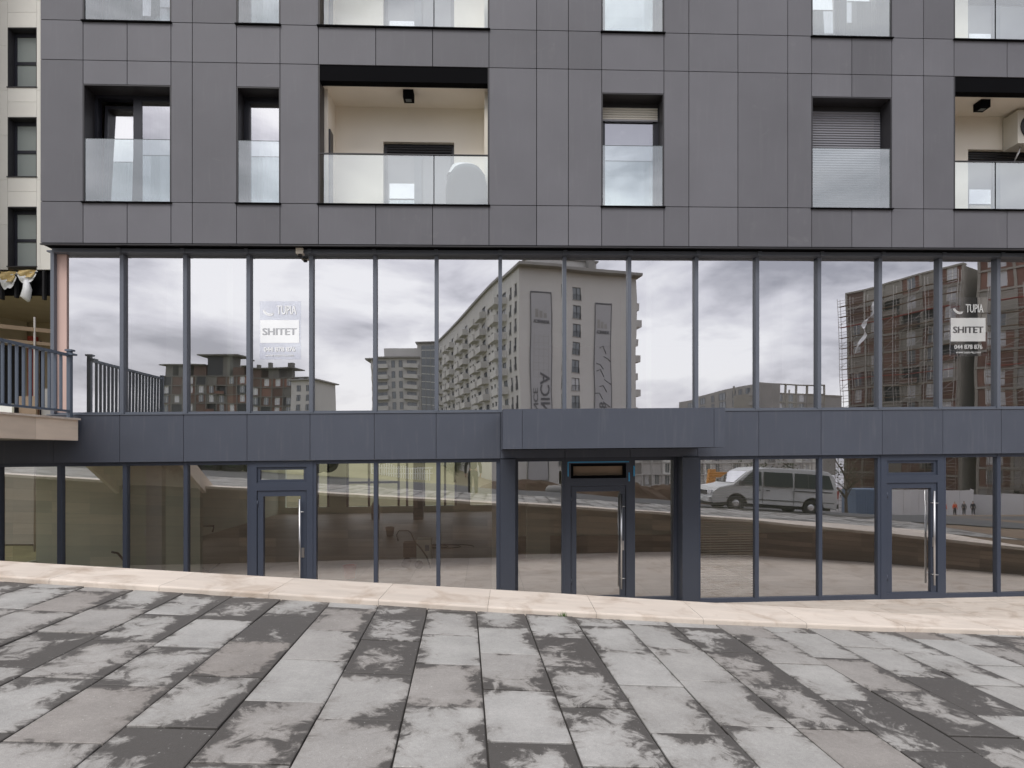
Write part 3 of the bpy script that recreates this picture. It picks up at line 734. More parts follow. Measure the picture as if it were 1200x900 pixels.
for u in (-5.1, 2.5, 8.0): m.box(u, u+.10, -2.4, -.35, .6, 3.56, 'plaster_green')
m.box(-7.6, -6.75, -.32, -.28, .6, 2.5, 'far_window_light')
m.build('upper_interior_wall', bld)
m = MB(F); m.box(-7.78, 14, -18.2, -9.1, .6, 10.3, 'cladding'); m.box(-7.78, 14, -9.1, WC-.11, V_S+2*ST-.02, V_S+2*ST+.1, 'concrete')
m.box(13.9, 13.98, -9, .2, 3.6, 10.3, 'cladding'); m.build('rear_wall', bld)

# things in the loggias
b0 = F(-.98, -.1, V_S)
o = thing('storage_barrel', 'rounded grey barrel under a pale cloth at the right of the first-floor loggia', 'barrel', b0)
m = MB(F); m.lathe((-.98+.18, -.09, V_S), [(.33, 0), (.37, .1), (.38, .45), (.34, .66), (.24, .80), (.10, .86), (0, .87)], 'tank_grey', 24)
m.v = [Vector(p) for p in m.v]
# the lathe runs up in v already
m.build('drum', o)
m = MB(F)
for k in range(24):
    a0, a1 = k/24*6.283, (k+1)/24*6.283
    q = lambda a, r, h: (-.86+r*.9*math.cos(a), -.22+r*.6*math.sin(a), V_S+h+.03)
    f0, f1 = .68+.06*math.sin(3*a0), .68+.06*math.sin(3*a1)
    m.face([q(a0, .345, f0), q(a1, .345, f1), q(a1, .24, .9), q(a0, .24, .9)], 'plastic_sheet', .5, smooth=True)
    m.face([q(a0, .24, .9), q(a1, .24, .9), q(a1, 0, .97), q(a0, 0, .97)], 'plastic_sheet', .5, smooth=True)
m.build('cloth_cover', o)
m = None
ac = thing('air_conditioner', 'white outdoor air conditioner unit hung high inside the right-hand loggia', 'air conditioner', F(9.9, -.3, 5.74))
m = MB(F); m.box(9.48, 10.28, -.48, -.16, 5.74, 6.36, 'shutter_cream'); m.build('casing', ac)
m = MB(F); m.lathe((9.77, -.158, 6.05), [(.24, 0), (.24, .012), (.20, .014), (.17, .004), (0, .006)], 'black_plastic', 24, 'y'); m.build('fan_grille', ac)
m = MB(F)
for k in range(3): m.tube([(9.66, -.3, 5.74), (9.6-.01*k, -.3+.03*k, 5.6), (9.64, -.42, 5.5)], .008, 'plastic_sheet')
m.build('pipe', ac)

# signs behind the upper glass
def for_sale(u0, u1, vs, label):
    v_t, v_l, v_r1, v_r0, v_p, v_w = vs
    s = thing('window_sign', label, 'sign', F((u0+u1)/2, -.03, v_w), 'for sale signs in the upper shop windows')
    m = MB(F); m.box(u0-.01, u1+.03, .003, .0045, v_w-.05, v_t+.06, 'film_clear'); m.build('backing', s)
    m = MB(F); m.box(u0, u1, .005, .007, v_r0, v_r1, 'film_white'); m.build('panel', s)
    W = u1-u0; cu = (u0+u1)/2
    pl = lambda v, uc=cu, w=.009: (lambda x, y: F(uc+x, w, v+y))
    text_mesh('lettering', 'SHITET', .17, pl((v_r0+v_r1)/2-.06), 'film_grey', s, width=W*.86, bold=.007)
    text_mesh('phone_number', '044 878 876', .115, pl(v_p), 'film_white', s, width=W*.80, bold=.004)
    text_mesh('web_address', 'www.tupia-ks.com', .065, pl(v_w), 'film_white', s, width=W*.72, bold=.0015)
    text_mesh('name', 'TUPIA', .22, pl(v_l+.03, u0+W*.68), 'film_white', s, width=W*.50, bold=.004)
    m = MB(F); cxx, cyy, r = u0+W*.22, v_l+.13, .115
    for (r0, r1, o0) in ((1.0, .80, 0), (.86, .72, .01), (.72, .62, .02)):
        for k in range(14):
            t0, t1 = k/14, (k+1)/14
            A = lambda t, q: (cxx+math.cos(R(200+140*t))*r*q*(1-.15*t), .008, cyy+math.sin(R(200+140*t))*r*q*1.1-.05*t*t+.01)
            w0, w1 = math.sin(math.pi*min(1, t0+.08))*.5+.5, math.sin(math.pi*min(1, t1+.08))*.5+.5
            m.face([A(t0, r0), A(t1, r0), A(t1, lerp(r0, r1, w1)), A(t0, lerp(r0, r1, w0))], 'film_white')
    m.build('emblem', s)
for_sale(-4.39, -3.72, (2.66, 2.46, 2.39, 1.99, 1.84, 1.755), 'white SHITET sign on the fourth tall upper pane from the left corner')
for_sale(8.05, 8.71, (2.75, 2.50, 2.43, 2.00, 1.86, 1.78), 'white SHITET sign on the far right upper pane, over the red building reflection')

# ------------------------------------------------------------------ bridge, stair and railing at the left
br = thing('footbridge', 'travertine-edged landing and stair reaching the upper shop level at the left', 'footbridge', (-9, 8.5, -1.6))
ZB = EYE+.615
m = MB(); m.box(-12, -7.38, 7.4, 10.08, ZB-.37, ZB-.04, 'concrete')
m.box(-12, -8.3, 10.082, 16, ZB-.37, ZB-.04, 'concrete'); m.build('slab', br)
m = MB()
for k in range(3): m.box(-7.38, -7.32, 7.4+k*.893, 7.4+(k+1)*.893-.004, ZB-.375, ZB-.03, 'travertine')
m.box(-12, -7.28, 7.4, 10.09, ZB-.03, ZB, 'travertine_top'); m.build('edge_cladding', br)
m = MB(); n = 9; z1 = .45
for k in range(n):
    y = 7.4-(k+1)*.27; z = ZB-.03-(k+1)*(ZB-z1)/(n+1)
    m.box(-9.4, -7.42, y, y+.27-.002, z-.17, z, 'travertine_top')
ys = 7.398; ye = 7.4-n*.27-.05
m.prism([(ys, ZB-.03), (ys, ZB-.42), (ye+.15, .16), (ye, .36), (ye, .50)], -7.418, -7.32, 'travertine', 'x'); m.prism([(ys, ZB-.03), (ys, ZB-.42), (ye+.15, .16), (ye, .36), (ye, .50)], -9.5, -9.402, 'travertine', 'x')
m.build('stair', br)
m = MB(); m.box(-11, -10.7, 8.2, 8.5, -1.6, ZB-.371, 'concrete'); m.build('pier', br)
rl = thing('railing', 'blue-grey metal railing with flat uprights along the bridge edge', 'railing', (-7.2, 8.5, ZB))
X = -7.42
m = MB(); m.box(X-.025, X+.025, 5.9, 9.70, ZB+1.03, ZB+1.08, 'rail_metal') if False else None
m.box(X-.03, X+.03, 7.38, 10.05, ZB+1.03, ZB+1.075, 'rail_metal'); m.box(X-.02, X+.02, 7.38, 10.02, ZB+.10, ZB+.135, 'rail_metal')
m.build('rail_bar', rl)
y = 7.45; k = 0
while y < 9.95:
    m = MB(); m.box(X-.022, X+.022, y-.008, y+.008, ZB+.136, ZB+1.029, 'rail_metal'); m.build('baluster', rl); y += .125
for y in (7.40, 10.02):
    m = MB(); m.box(X-.032, X+.032, y-.03, y+.03, ZB, ZB+1.12, 'rail_metal'); m.box(X-.05, X+.06, y-.05, y+.05, ZB+1.121, ZB+1.15, 'rail_metal') if y > 9 else None; m.build('post', rl)
m = MB(); m.box(X+.03, X+.10, 9.94, 10.06, ZB+1.05, ZB+1.08, 'rail_metal'); m.build('bracket', rl)
r2 = thing('railing', 'blue-grey metal railing across the far edge of the landing, nearest the cream building', 'railing', (-10, 9.7, ZB))
m = MB(); m.box(-12, -8.35, 15.9, 15.95, ZB+1.03, ZB+1.07, 'rail_metal'); m.box(-12, -8.35, 15.9, 15.94, ZB+.1, ZB+.13, 'rail_metal'); m.build('rail_bar', r2)
for k in range(28):
    m = MB(); x = -11.9+k*.13; m.box(x-.02, x+.02, 15.91, 15.935, ZB+.131, ZB+1.029, 'rail_metal'); m.build('baluster', r2)

# ------------------------------------------------------------------ cream neighbour building (left)
nb = thing('neighbour_building', 'cream panelled building with dark recessed windows and unfinished ground floor, far left', 'building', (-18, 21, -1.7))
def PX(x, y, Y): return ((x-600)*Y/700, EYE+(533-y)*Y/700)
Yn = 20.1
def nwin(z0, z1, xl, xr):
    pass
wins = []
for k in range(-1, 5):
    zc = EYE+(533-172)*Yn/700+k*3.02*.999
    wins.append((zc-1.0, zc+1.0))
xw0, xw1 = PX(9, 0, Yn)[0], PX(43, 0, Yn)[0]
x_end = -13.2
m = MB()
def cellwall(x0, x1, z0, z1):
    g = .004; m.box(x0+g, x1-g, Yn, Yn+.03, z0+g, z1-g, 'cream_panel')
zlow = EYE+(533-316)*Yn/700; ztop = wins[-1][1]+1
xpan = [-17.9-.0, xw0]
for i, (a, b) in enumerate(wins):
    prev = wins[i-1][1] if i else zlow
    mid = (prev+a)/2
    cellwall(xw0, xw1, prev, mid) if mid-prev > .1 else None
    cellwall(xw0, xw1, mid, a) if a-mid > .1 else None
cellwall(xw0, xw1, wins[-1][1], ztop)
zz = zlow
while zz < ztop-.1:
    cellwall(xw1, -15.88, zz, min(ztop, zz+3.02)); cellwall(-15.88, x_end, zz, min(ztop, zz+3.02)); cellwall(-20, xw0, zz, min(ztop, zz+1.51)); cellwall(-20, xw0, zz+1.51, min(ztop, zz+3.02)) if zz+1.6 < ztop else None; zz += 3.02
m.box(x_end-.03, x_end, Yn+.03, Yn+9, zlow, ztop, 'cream_panel')
m.build('wall', nb)
m = MB()   # projecting beige wing further left
m.box(-22, -17.35, 17.9, 18.0, zlow-.5, ztop, 'cream_panel'); m.box(-17.35, -17.3, 17.9, Yn, zlow, ztop, 'cream_panel'); m.build('side_wall', nb)
m = MB(); m.box(-20, x_end-.05, Yn+1.9, Yn+2.0, zlow, ztop, 'plaster'); m.box(-20, x_end, Yn+.04, Yn+9, ztop, ztop+.2, 'concrete'); m.box(-20, -19.9, Yn+.04, Yn+9, zlow, ztop, 'concrete'); m.build('core', nb)
for (a, b) in wins:
    m = MB(); dp = .30
    m.box(xw0, xw0+.02, Yn, Yn+dp, a, b, 'reveal_metal'); m.box(xw1-.02, xw1, Yn, Yn+dp, a, b, 'reveal_metal'); m.box(xw0+.02, xw1-.02, Yn, Yn+dp, b-.03, b, 'reveal_metal'); m.box(xw0-.02, xw1+.02, Yn-.03, Yn+dp, a-.03, a, 'reveal_metal')
    T = lambda x, y, z: I(x, y, z)
    leaf(m, xw0+.02, xw1-.02, 0, 0, 0, 0, 0, 'window_frame') if False else None
    y0, y1 = Yn+dp-.05, Yn+dp+.02
    m.box(xw0+.02, xw0+.10, y0, y1, a, b-.03, 'window_frame'); m.box(xw1-.10, xw1-.02, y0, y1, a, b-.03, 'window_frame')
    m.box(xw0+.10, xw1-.10, y0, y1, b-.16, b-.03, 'window_frame'); m.box(xw0+.10, xw1-.10, y0, y1, a, a+.07, 'window_frame'); m.box(xw0+.10, xw1-.10, y0, y1, a+.9, a+1.0, 'window_frame')
    w = m.build('window', nb)
    m = MB(); m.face([(xw0+.1, y0+.03, a+.07), (xw1-.1, y0+.03, a+.07), (xw1-.1, y0+.03, a+.9), (xw0+.1, y0+.03, a+.9)], 'frosted_glass'); m.build('pane', w)
    m = MB(); m.face([(xw0+.1, y0+.03, a+1.0), (xw1-.1, y0+.03, a+1.0), (xw1-.1, y0+.03, b-.16), (xw0+.1, y0+.03, b-.16)], 'frosted_glass'); m.build('pane', w)
# unfinished fascia and open ground floor under it
zf = EYE+(533-345)*Yn/700
m = MB(); m.box(-20, x_end, Yn+.1, Yn+.2, zf, zlow, 'black_metal')
x = -17.6
while x < x_end: m.box(x-.035, x+.035, Yn-.02, Yn+.1, zf-.08-.1*random.random(), zlow-.02, 'joint_black'); x += random.uniform(.3, .62)
m.build('unfinished_fascia', nb)
m = MB(); yb = 24.5; zs = zf+.02
m.box(-20, x_end, Yn+.2, yb, zs, zs+.2, 'tan_board')
m.box(-34, x_end, yb, yb+.2, zs-.75, zs, 'tan_board'); m.box(-34, -17, yb+.001, yb+.2, zs-5.5, zs-.751, 'tan_board'); m.box(-34, -20.01, Yn+.2, yb, zs, zs+.2, 'tan_board'); m.build('soffit', nb)
m = MB(); xs_ = PX(38, 0, yb)[0]
# left flank wall running back with white framed windows
def flank(T):
    m = MB(T)
    m.box(0, 8, -.1, .1, 3.85, 4.7, 'tan_board'); m.box(0, 8, -.1, .1, -.2, .6, 'tan_board'); m.build('lower_wall', nb)
    for k in range(5):
        w = MB(T); a = k*1.5+.05
        w.box(a, a+1.45, -.05, -.02, 3.78, 3.85, 'plaster_white'); w.box(a, a+1.45, -.05, -.02, .6, .68, 'plaster_white'); w.box(a, a+.06, -.05, -.02, .68, 3.78, 'plaster_white'); w.box(a+1.39, a+1.45, -.05, -.02, .68, 3.78, 'plaster_white')
        w.box(a+.06, a+1.39, -.05, -.02, 2.6, 2.68, 'plaster_white'); w.box(a+.06, a+1.39, 0, .03, .68, 3.78, 'dark_opening'); w.build('shop_window', nb)
z_b = zs-4.7
flank(frame((xs_-.2, yb-.1, z_b), R(180+62)))
m = MB(); m.box(xs_, xs_+.26, yb-.25, yb-.02, z_b, zs-.6, 'red_paint'); m.build('red_column', nb)
m = MB(); m.box(xs_+.35, x_end, yb+.3, yb+.4, z_b, zs-.8, 'grey_glass'); m.box(xs_+.30, xs_+.38, yb, yb+.2, z_b, zs-.75, 'window_frame'); m.box(xs_+.5, xs_+.56, yb+.1, yb+.2, z_b, zs-.9, 'plaster_white'); m.box(xs_+.5, x_end, yb+.1, yb+.2, zs-2.0, zs-1.93, 'plaster_white'); m.build('back_window', nb)
m = MB(); m.box(-20, x_end, Yn, yb+2, -1.7, z_b+.1, 'concrete'); m.build('podium', nb)
# torn plastic and insulation hanging from the fascia
def torn(x0, x1, zt, drop, label):
    o = thing('torn_sheet', label, 'plastic sheet', ((x0+x1)/2, Yn-.08, zt-drop), 'torn sheets hanging on the neighbour fascia')
    for nm, mt_, dd, yy in (('sheet', 'plastic_sheet', 1.0, Yn-.10), ('insulation', 'insulation', .62, Yn-.13)):
        m = MB(); n = 10; rows = 6
        def P(i, j):
            t = i/n; h = drop*dd*(.45+.55*math.sin(math.pi*t)**.7)*(1+.12*math.sin(9*t)); sg = .06*math.sin(7*t+j)
            return Vector((lerp(x0, x1, t)+(.05 if nm == 'sheet' else 0)*math.sin(j*2), yy+sg*.6-.02*j/rows, zt-h*j/rows))
        for i in range(n):
            for j in range(rows): m.face([P(i, j), P(i+1, j), P(i+1, j+1), P(i, j+1)], mt_, .5, raw=True, smooth=True)
        m.build(nm, o)
torn(*[PX(x, 0, Yn)[0] for x in (4, 22)], zlow-.1, .62, 'torn white plastic with yellow insulation on the black fascia, left-hand one')
torn(*[PX(x, 0, Yn)[0] for x in (25, 45)], zlow-.05, .45, 'torn white plastic with yellow insulation on the black fascia, right-hand one')
m = MB(); x = PX(35, 0, Yn)[0]
m.tube([(x, Yn-.15, zlow-.4), (x+.05, Yn-.16, zlow-.7), (x-.02, Yn-.15, zlow-.95), (x+.08, Yn-.15, zlow-1.1)], [.07, .13, .15, .05], 'plastic_sheet', 7)
m.build('plastic_strip', label='white plastic strip dangling below the black fascia beside the dark building', category='plastic sheet')
# scaffold planks in front
sc_ = thing('scaffold_platform', 'brown timber scaffold platform with thin posts under the cream building', 'scaffolding', (-15, 19, -1.7))
m = MB(frame((-15.1, 18.6, 0), R(-158+180)))
PZ = EYE+(533-400)*18.6/700
T = frame((-17.2, 17.2, 0), R(38))
m = MB(T); m.box(-1, 6, -.35, .35, PZ-.1, PZ, 'timber'); m.build('plank', sc_)
m = MB(T); m.box(-1, 6, -.38, -.33, PZ+.30, PZ+.42, 'timber'); m.build('guard_board', sc_)
for k in range(6):
    for s_ in (-.36, .36):
        m = MB(T); m.tube([(k*1.1-.6, s_, -1.7), (k*1.1-.6, s_, PZ+.75)], .025, 'scaffold_steel', 6); m.build('standard', sc_)
# material on the bridge behind the railing
pl = thing('panel_stack', 'stack of pale boards leaning behind the blue-grey railing', 'boards', (-10.6, 13.2, ZB-.04))
for k in range(5):
    m = MB(frame((-11.4+k*.42, 13.2+.1*k, ZB-.04), R(4*k-8))); m.box(0, .40, 0, .05, 0, .55+.18*((k*7) % 3), ('plaster_white', 'timber', 'render_grey')[k % 3]); m.build('board', pl)

# ------------------------------------------------------------------ things inside the shops
def at(x, y, z, s=1): pass
def welding(P, ang, label):
    o = thing('welding_machine', label, 'machine', P, 'wheeled machines inside the shops'); T = frame(P, ang)
    m = MB(T); m.box(.02, .36, -.26, .26, .10, .68, 'machine_white'); m.box(.02, .36, -.262, -.258, .55, .66, 'machine_white'); m.build('casing', o)
    m = MB(T); m.box(-.30, .015, -.2, .2, .26, .60, 'machine_brown'); m.build('motor_box', o)
    m = MB(T); m.box(.22, .32, -.268, -.263, .42, .56, 'container_blue'); m.build('control_panel', o)
    for x in (.1, .18):
        m = MB(T); m.lathe((x, -.27, .6), [(.02, 0), (.02, .01), (0, .01)], 'black_plastic', 10, 'y'); m.build('knob', o)
    for (x, y) in ((.08, -.28), (.08, .28), (-.24, -.22), (-.24, .22)):
        m = MB(T); m.lathe((x, y-.025, .10), [(0, 0), (.10, 0), (.10, .05), (0, .05)], 'rubber', 16, 'y'); m.build('wheel', o)
    m = MB(T); m.tube([(-.02, -.16, .6), (-.1, -.18, .82), (-.18, -.18, .9), (-.40, -.18, .9), (-.46, -.18, .8), (-.42, -.18, .65)], .014, 'black_plastic'); m.build('handle', o)
    m = MB(T); m.tube([(.0, -.24, .62), (.12, -.30, .5), (.26, -.32, .3), (.34, -.33, .08), (.35, -.36, .015)], .018, 'black_plastic'); m.build('hose', o)
    m = MB(T); pts = [(-.45+.28*math.cos(a*.5)*(1-a*.01), -.40+.14*math.sin(a*.5), .012+.001*a) for a in range(26)]; m.tube(pts, .010, 'plastic_sheet', 6); m.build('cable', o)
def shop(px, w): return None
def inside(x, y):        # point of the shop floor
    Y = 4.0; zf_ = FL
    Yd = -FL*700/(y-533); return Vector(((x-600)*Yd/700, Yd, EYE+FL+SLANT*(x-600)*Yd/700))
def bucket(P, mt, s, label):
    o = thing('bucket', label, 'bucket', P, 'buckets on the shop floor'); T = frame(P, 0)
    m = MB(T); m.lathe((0, 0, 0), [(0, .01), (.10*s, .01), (.14*s, .27*s), (.15*s, .28*s), (.13*s, .27*s), (.095*s, .02), (0, .02)], mt, 18); m.build('shell', o)
    m = MB(T); m.tube([(.14*s*math.cos(a), -.02, .27*s+.06*math.sin(a)) for a in [math.pi*k/10 for k in range(11)]], .006, 'steel', 6); m.build('handle', o)
INS = [('weld', 490, 664), ('b1', 410, 677), ('b2', 457, 627), ('can', 441, 608)]
welding(inside(488, 663), R(5), 'white wheeled welding machine with brown box and black hose on the shop floor')
bucket(inside(410, 676), 'bucket_red', 1.05, 'red bucket standing on the shop floor near the left glass door')
bucket(inside(457, 627), 'machine_brown', 1.1, 'dull brown bucket further back in the shop behind the machine')
o = thing('gas_bottle', 'brown gas bottle standing far back on the shop floor', 'gas bottle', inside(440, 607)); T = frame(inside(440, 607), 0)
m = MB(T); m.lathe((0, 0, 0), [(0, 0), (.17, 0), (.17, .6), (.12, .72), (.04, .76)], 'machine_brown', 18); m.build('cylinder', o)
m = MB(T); m.lathe((0, 0, .76), [(.04, 0), (.05, .08), (0, .1)], 'black_plastic', 10); m.build('valve', o)
P = inside(500, 640)
m = MB(); pts = [Vector((P.x+.9*math.sin(k*.5)*.6+k*.03, P.y+.35*math.cos(k*.5), P.z+.02)) for k in range(30)]; m.tube(pts, .014, 'black_plastic', 6, raw=True)
m.build('cable_coil', label='dark cable lying in loops on the shop floor behind the welding machine', category='cable')
# machine at left with tubular handle
P = F(-7.55, -1.7, FL)
o = thing('floor_grinder', 'pale box machine with bent black tube handle in the left shop', 'machine', P); T = frame(P, R(0))
m = MB(T); m.box(-.05, .72, -.1, .4, .02, .62, 'machine_white'); m.build('casing', o)
m = MB(T); m.box(.22, .40, -.108, -.101, .42, .54, 'machine_brown'); m.build('plug_box', o)
m = MB(T); m.tube([(-.30, -.15, .84), (-.18, -.15, .82), (-.05, -.15, .66), (-.02, -.15, .46), (.12, -.15, .36), (.45, -.15, .18), (.62, -.15, .05)], .022, 'black_plastic'); m.tube([(-.02, -.15, .52), (.12, -.15, .53)], .018, 'black_plastic'); m.build('handle', o)
o = thing('thermostat', 'white thermostat box on the green interior wall at the left', 'thermostat', F(-6.65, -.64, -1.36))
P0 = F(-7.40, -2.19, -1.35)
m = MB(F); m.box(-6.70, -6.60, -.648, -.62, -1.42, -1.30, 'paper_white'); m.build('case', o); m = MB(F); m.box(-6.67, -6.63, -.619, -.615, -1.38, -1.33, 'grey_glass'); m.build('display', o)
o = thing('pump', 'thin black-framed trolley standing in the shop left of the glass door', 'trolley', F(-6.6, -2.0, FL)); T = frame(F(-6.45, -2.3, FL), 0)
m = MB(T); m.tube([(-.15, 0, .3), (-.15, 0, 1.25), (.25, 0, 1.25), (.22, 0, 1.12)], .018, 'black_plastic'); m.tube([(-.15, .05, .1), (.35, .05, .45)], .015, 'black_plastic'); m.tube([(-.15, .05, .45), (.35, .05, .1)], .015, 'black_plastic'); m.build('frame', o)
m = MB(T); m.box(-.2, -.1, -.1, .2, .15, .9, 'machine_brown'); m.build('body', o)
m = MB(T); m.lathe((.3, -.05, .12), [(0, 0), (.12, 0), (.12, .05), (0, .05)], 'rubber', 14, 'y'); m.build('wheel', o)

# ------------------------------------------------------------------ people
def skin_part(name, pts, edges, radii, mt, parent, T, sub=2):
    me = bpy.data.meshes.new(name); b = BASE[parent.name]
    me.from_pydata([T(*p)-b for p in pts], edges, []); me.materials.append(MATS[mt])
    o = bpy.data.objects.new(name, me); scene.collection.objects.link(o)
    o.modifiers.new('skin', 'SKIN').use_smooth_shade = True
    for i, r in enumerate(radii):
        me.skin_vertices[0].data[i].radius = (r, r) if not isinstance(r, tuple) else r
    me.skin_vertices[0].data[0].use_root = True
    sb = o.modifiers.new('sub', 'SUBSURF'); sb.levels = sb.render_levels = sub
    o.parent = parent; BASE[o.name] = b
    return o
def person(P, ang, label, top, trousers, group=None, raise_arms=False, h=1.75):
    k = h/1.75; T0 = frame(P, ang); T = lambda x, y, z: T0(x*k, y*k, z*k)
    o = thing('person', label, 'person', P, group)
    # body (skin): pelvis, spine, neck, head, arms with hands, legs with feet
    hand = (.20, -.30, 1.52) if raise_arms else (.27, -.08, .80)
    elb = (.30, -.18, 1.22) if raise_arms else (.27, .0, 1.08)
    pts = [(0, 0, .95), (0, 0, 1.15), (0, 0, 1.38), (0, 0, 1.47), (0, -.01, 1.60), (0, 0, 1.70)]
    ed = [(0, 1), (1, 2), (2, 3), (3, 4), (4, 5)]; rr = [.12, .11, .12, .05, .085, .07]
    for s in (-1, 1):
        i = len(pts); pts += [(s*.17, 0, 1.38), (s*elb[0], elb[1], elb[2]), (s*hand[0], hand[1], hand[2]), (s*(hand[0]-.01), hand[1]-.02, hand[2]-(.09 if not raise_arms else -.08))]
        ed += [(2, i), (i, i+1), (i+1, i+2), (i+2, i+3)]; rr += [.055, .042, .030, .035]
        i = len(pts); pts += [(s*.10, 0, .86), (s*.11, -.01, .48), (s*.12, .02, .09), (s*.13, -.14, .04)]
        ed += [(0, i), (i, i+1), (i+1, i+2), (i+2, i+3)]; rr += [.085, .058, .042, .035]
    skin_part('body', pts, ed, [r*k for r in rr], 'skin', o, T)
    pts = [(0, 0, .92), (0, 0, 1.15), (0, 0, 1.36), (0, 0, 1.45)]; ed = [(0, 1), (1, 2), (2, 3)]; rr = [.15, .145, .15, .075]
    for s in (-1, 1):
        i = len(pts); pts += [(s*.175, 0, 1.385), (s*elb[0], elb[1], elb[2]), (s*lerp(elb[0], hand[0], .9), lerp(elb[1], hand[1], .9), lerp(elb[2], hand[2], .9))]
        ed += [(2, i), (i, i+1), (i+1, i+2)]; rr += [.075, .06, .045]
    skin_part('jacket', pts, ed, [r*k for r in rr], top, o, T)
    pts = [(0, 0, 1.0), (0, 0, .92)]; ed = [(0, 1)]; rr = [.135, .14]
    for s in (-1, 1):
        i = len(pts); pts += [(s*.10, 0, .84), (s*.11, -.01, .48), (s*.12, .02, .12)]; ed += [(1, i), (i, i+1), (i+1, i+2)]; rr += [.105, .08, .065]
    skin_part('trousers', pts, ed, [r*k for r in rr], trousers, o, T)
    skin_part('hair', [(0, .03, 1.64), (0, .02, 1.72), (0, -.03, 1.745)], [(0, 1), (1, 2)], [.085*k, .075*k, .05*k], 'hair', o, T)
    for s in (-1, 1):
        skin_part('shoe', [(s*.12, .05, .05), (s*.125, -.05, .045), (s*.13, -.17, .035)], [(0, 1), (1, 2)], [.048*k, .05*k, .04*k], 'rubber', o, T)
    return o
person((-.44, -.25, terr(-.4, -.25)), R(180), 'person in dark clothes standing on the street edge, reflected left of the entrance column', 'cloth_dark', 'cloth_dark')

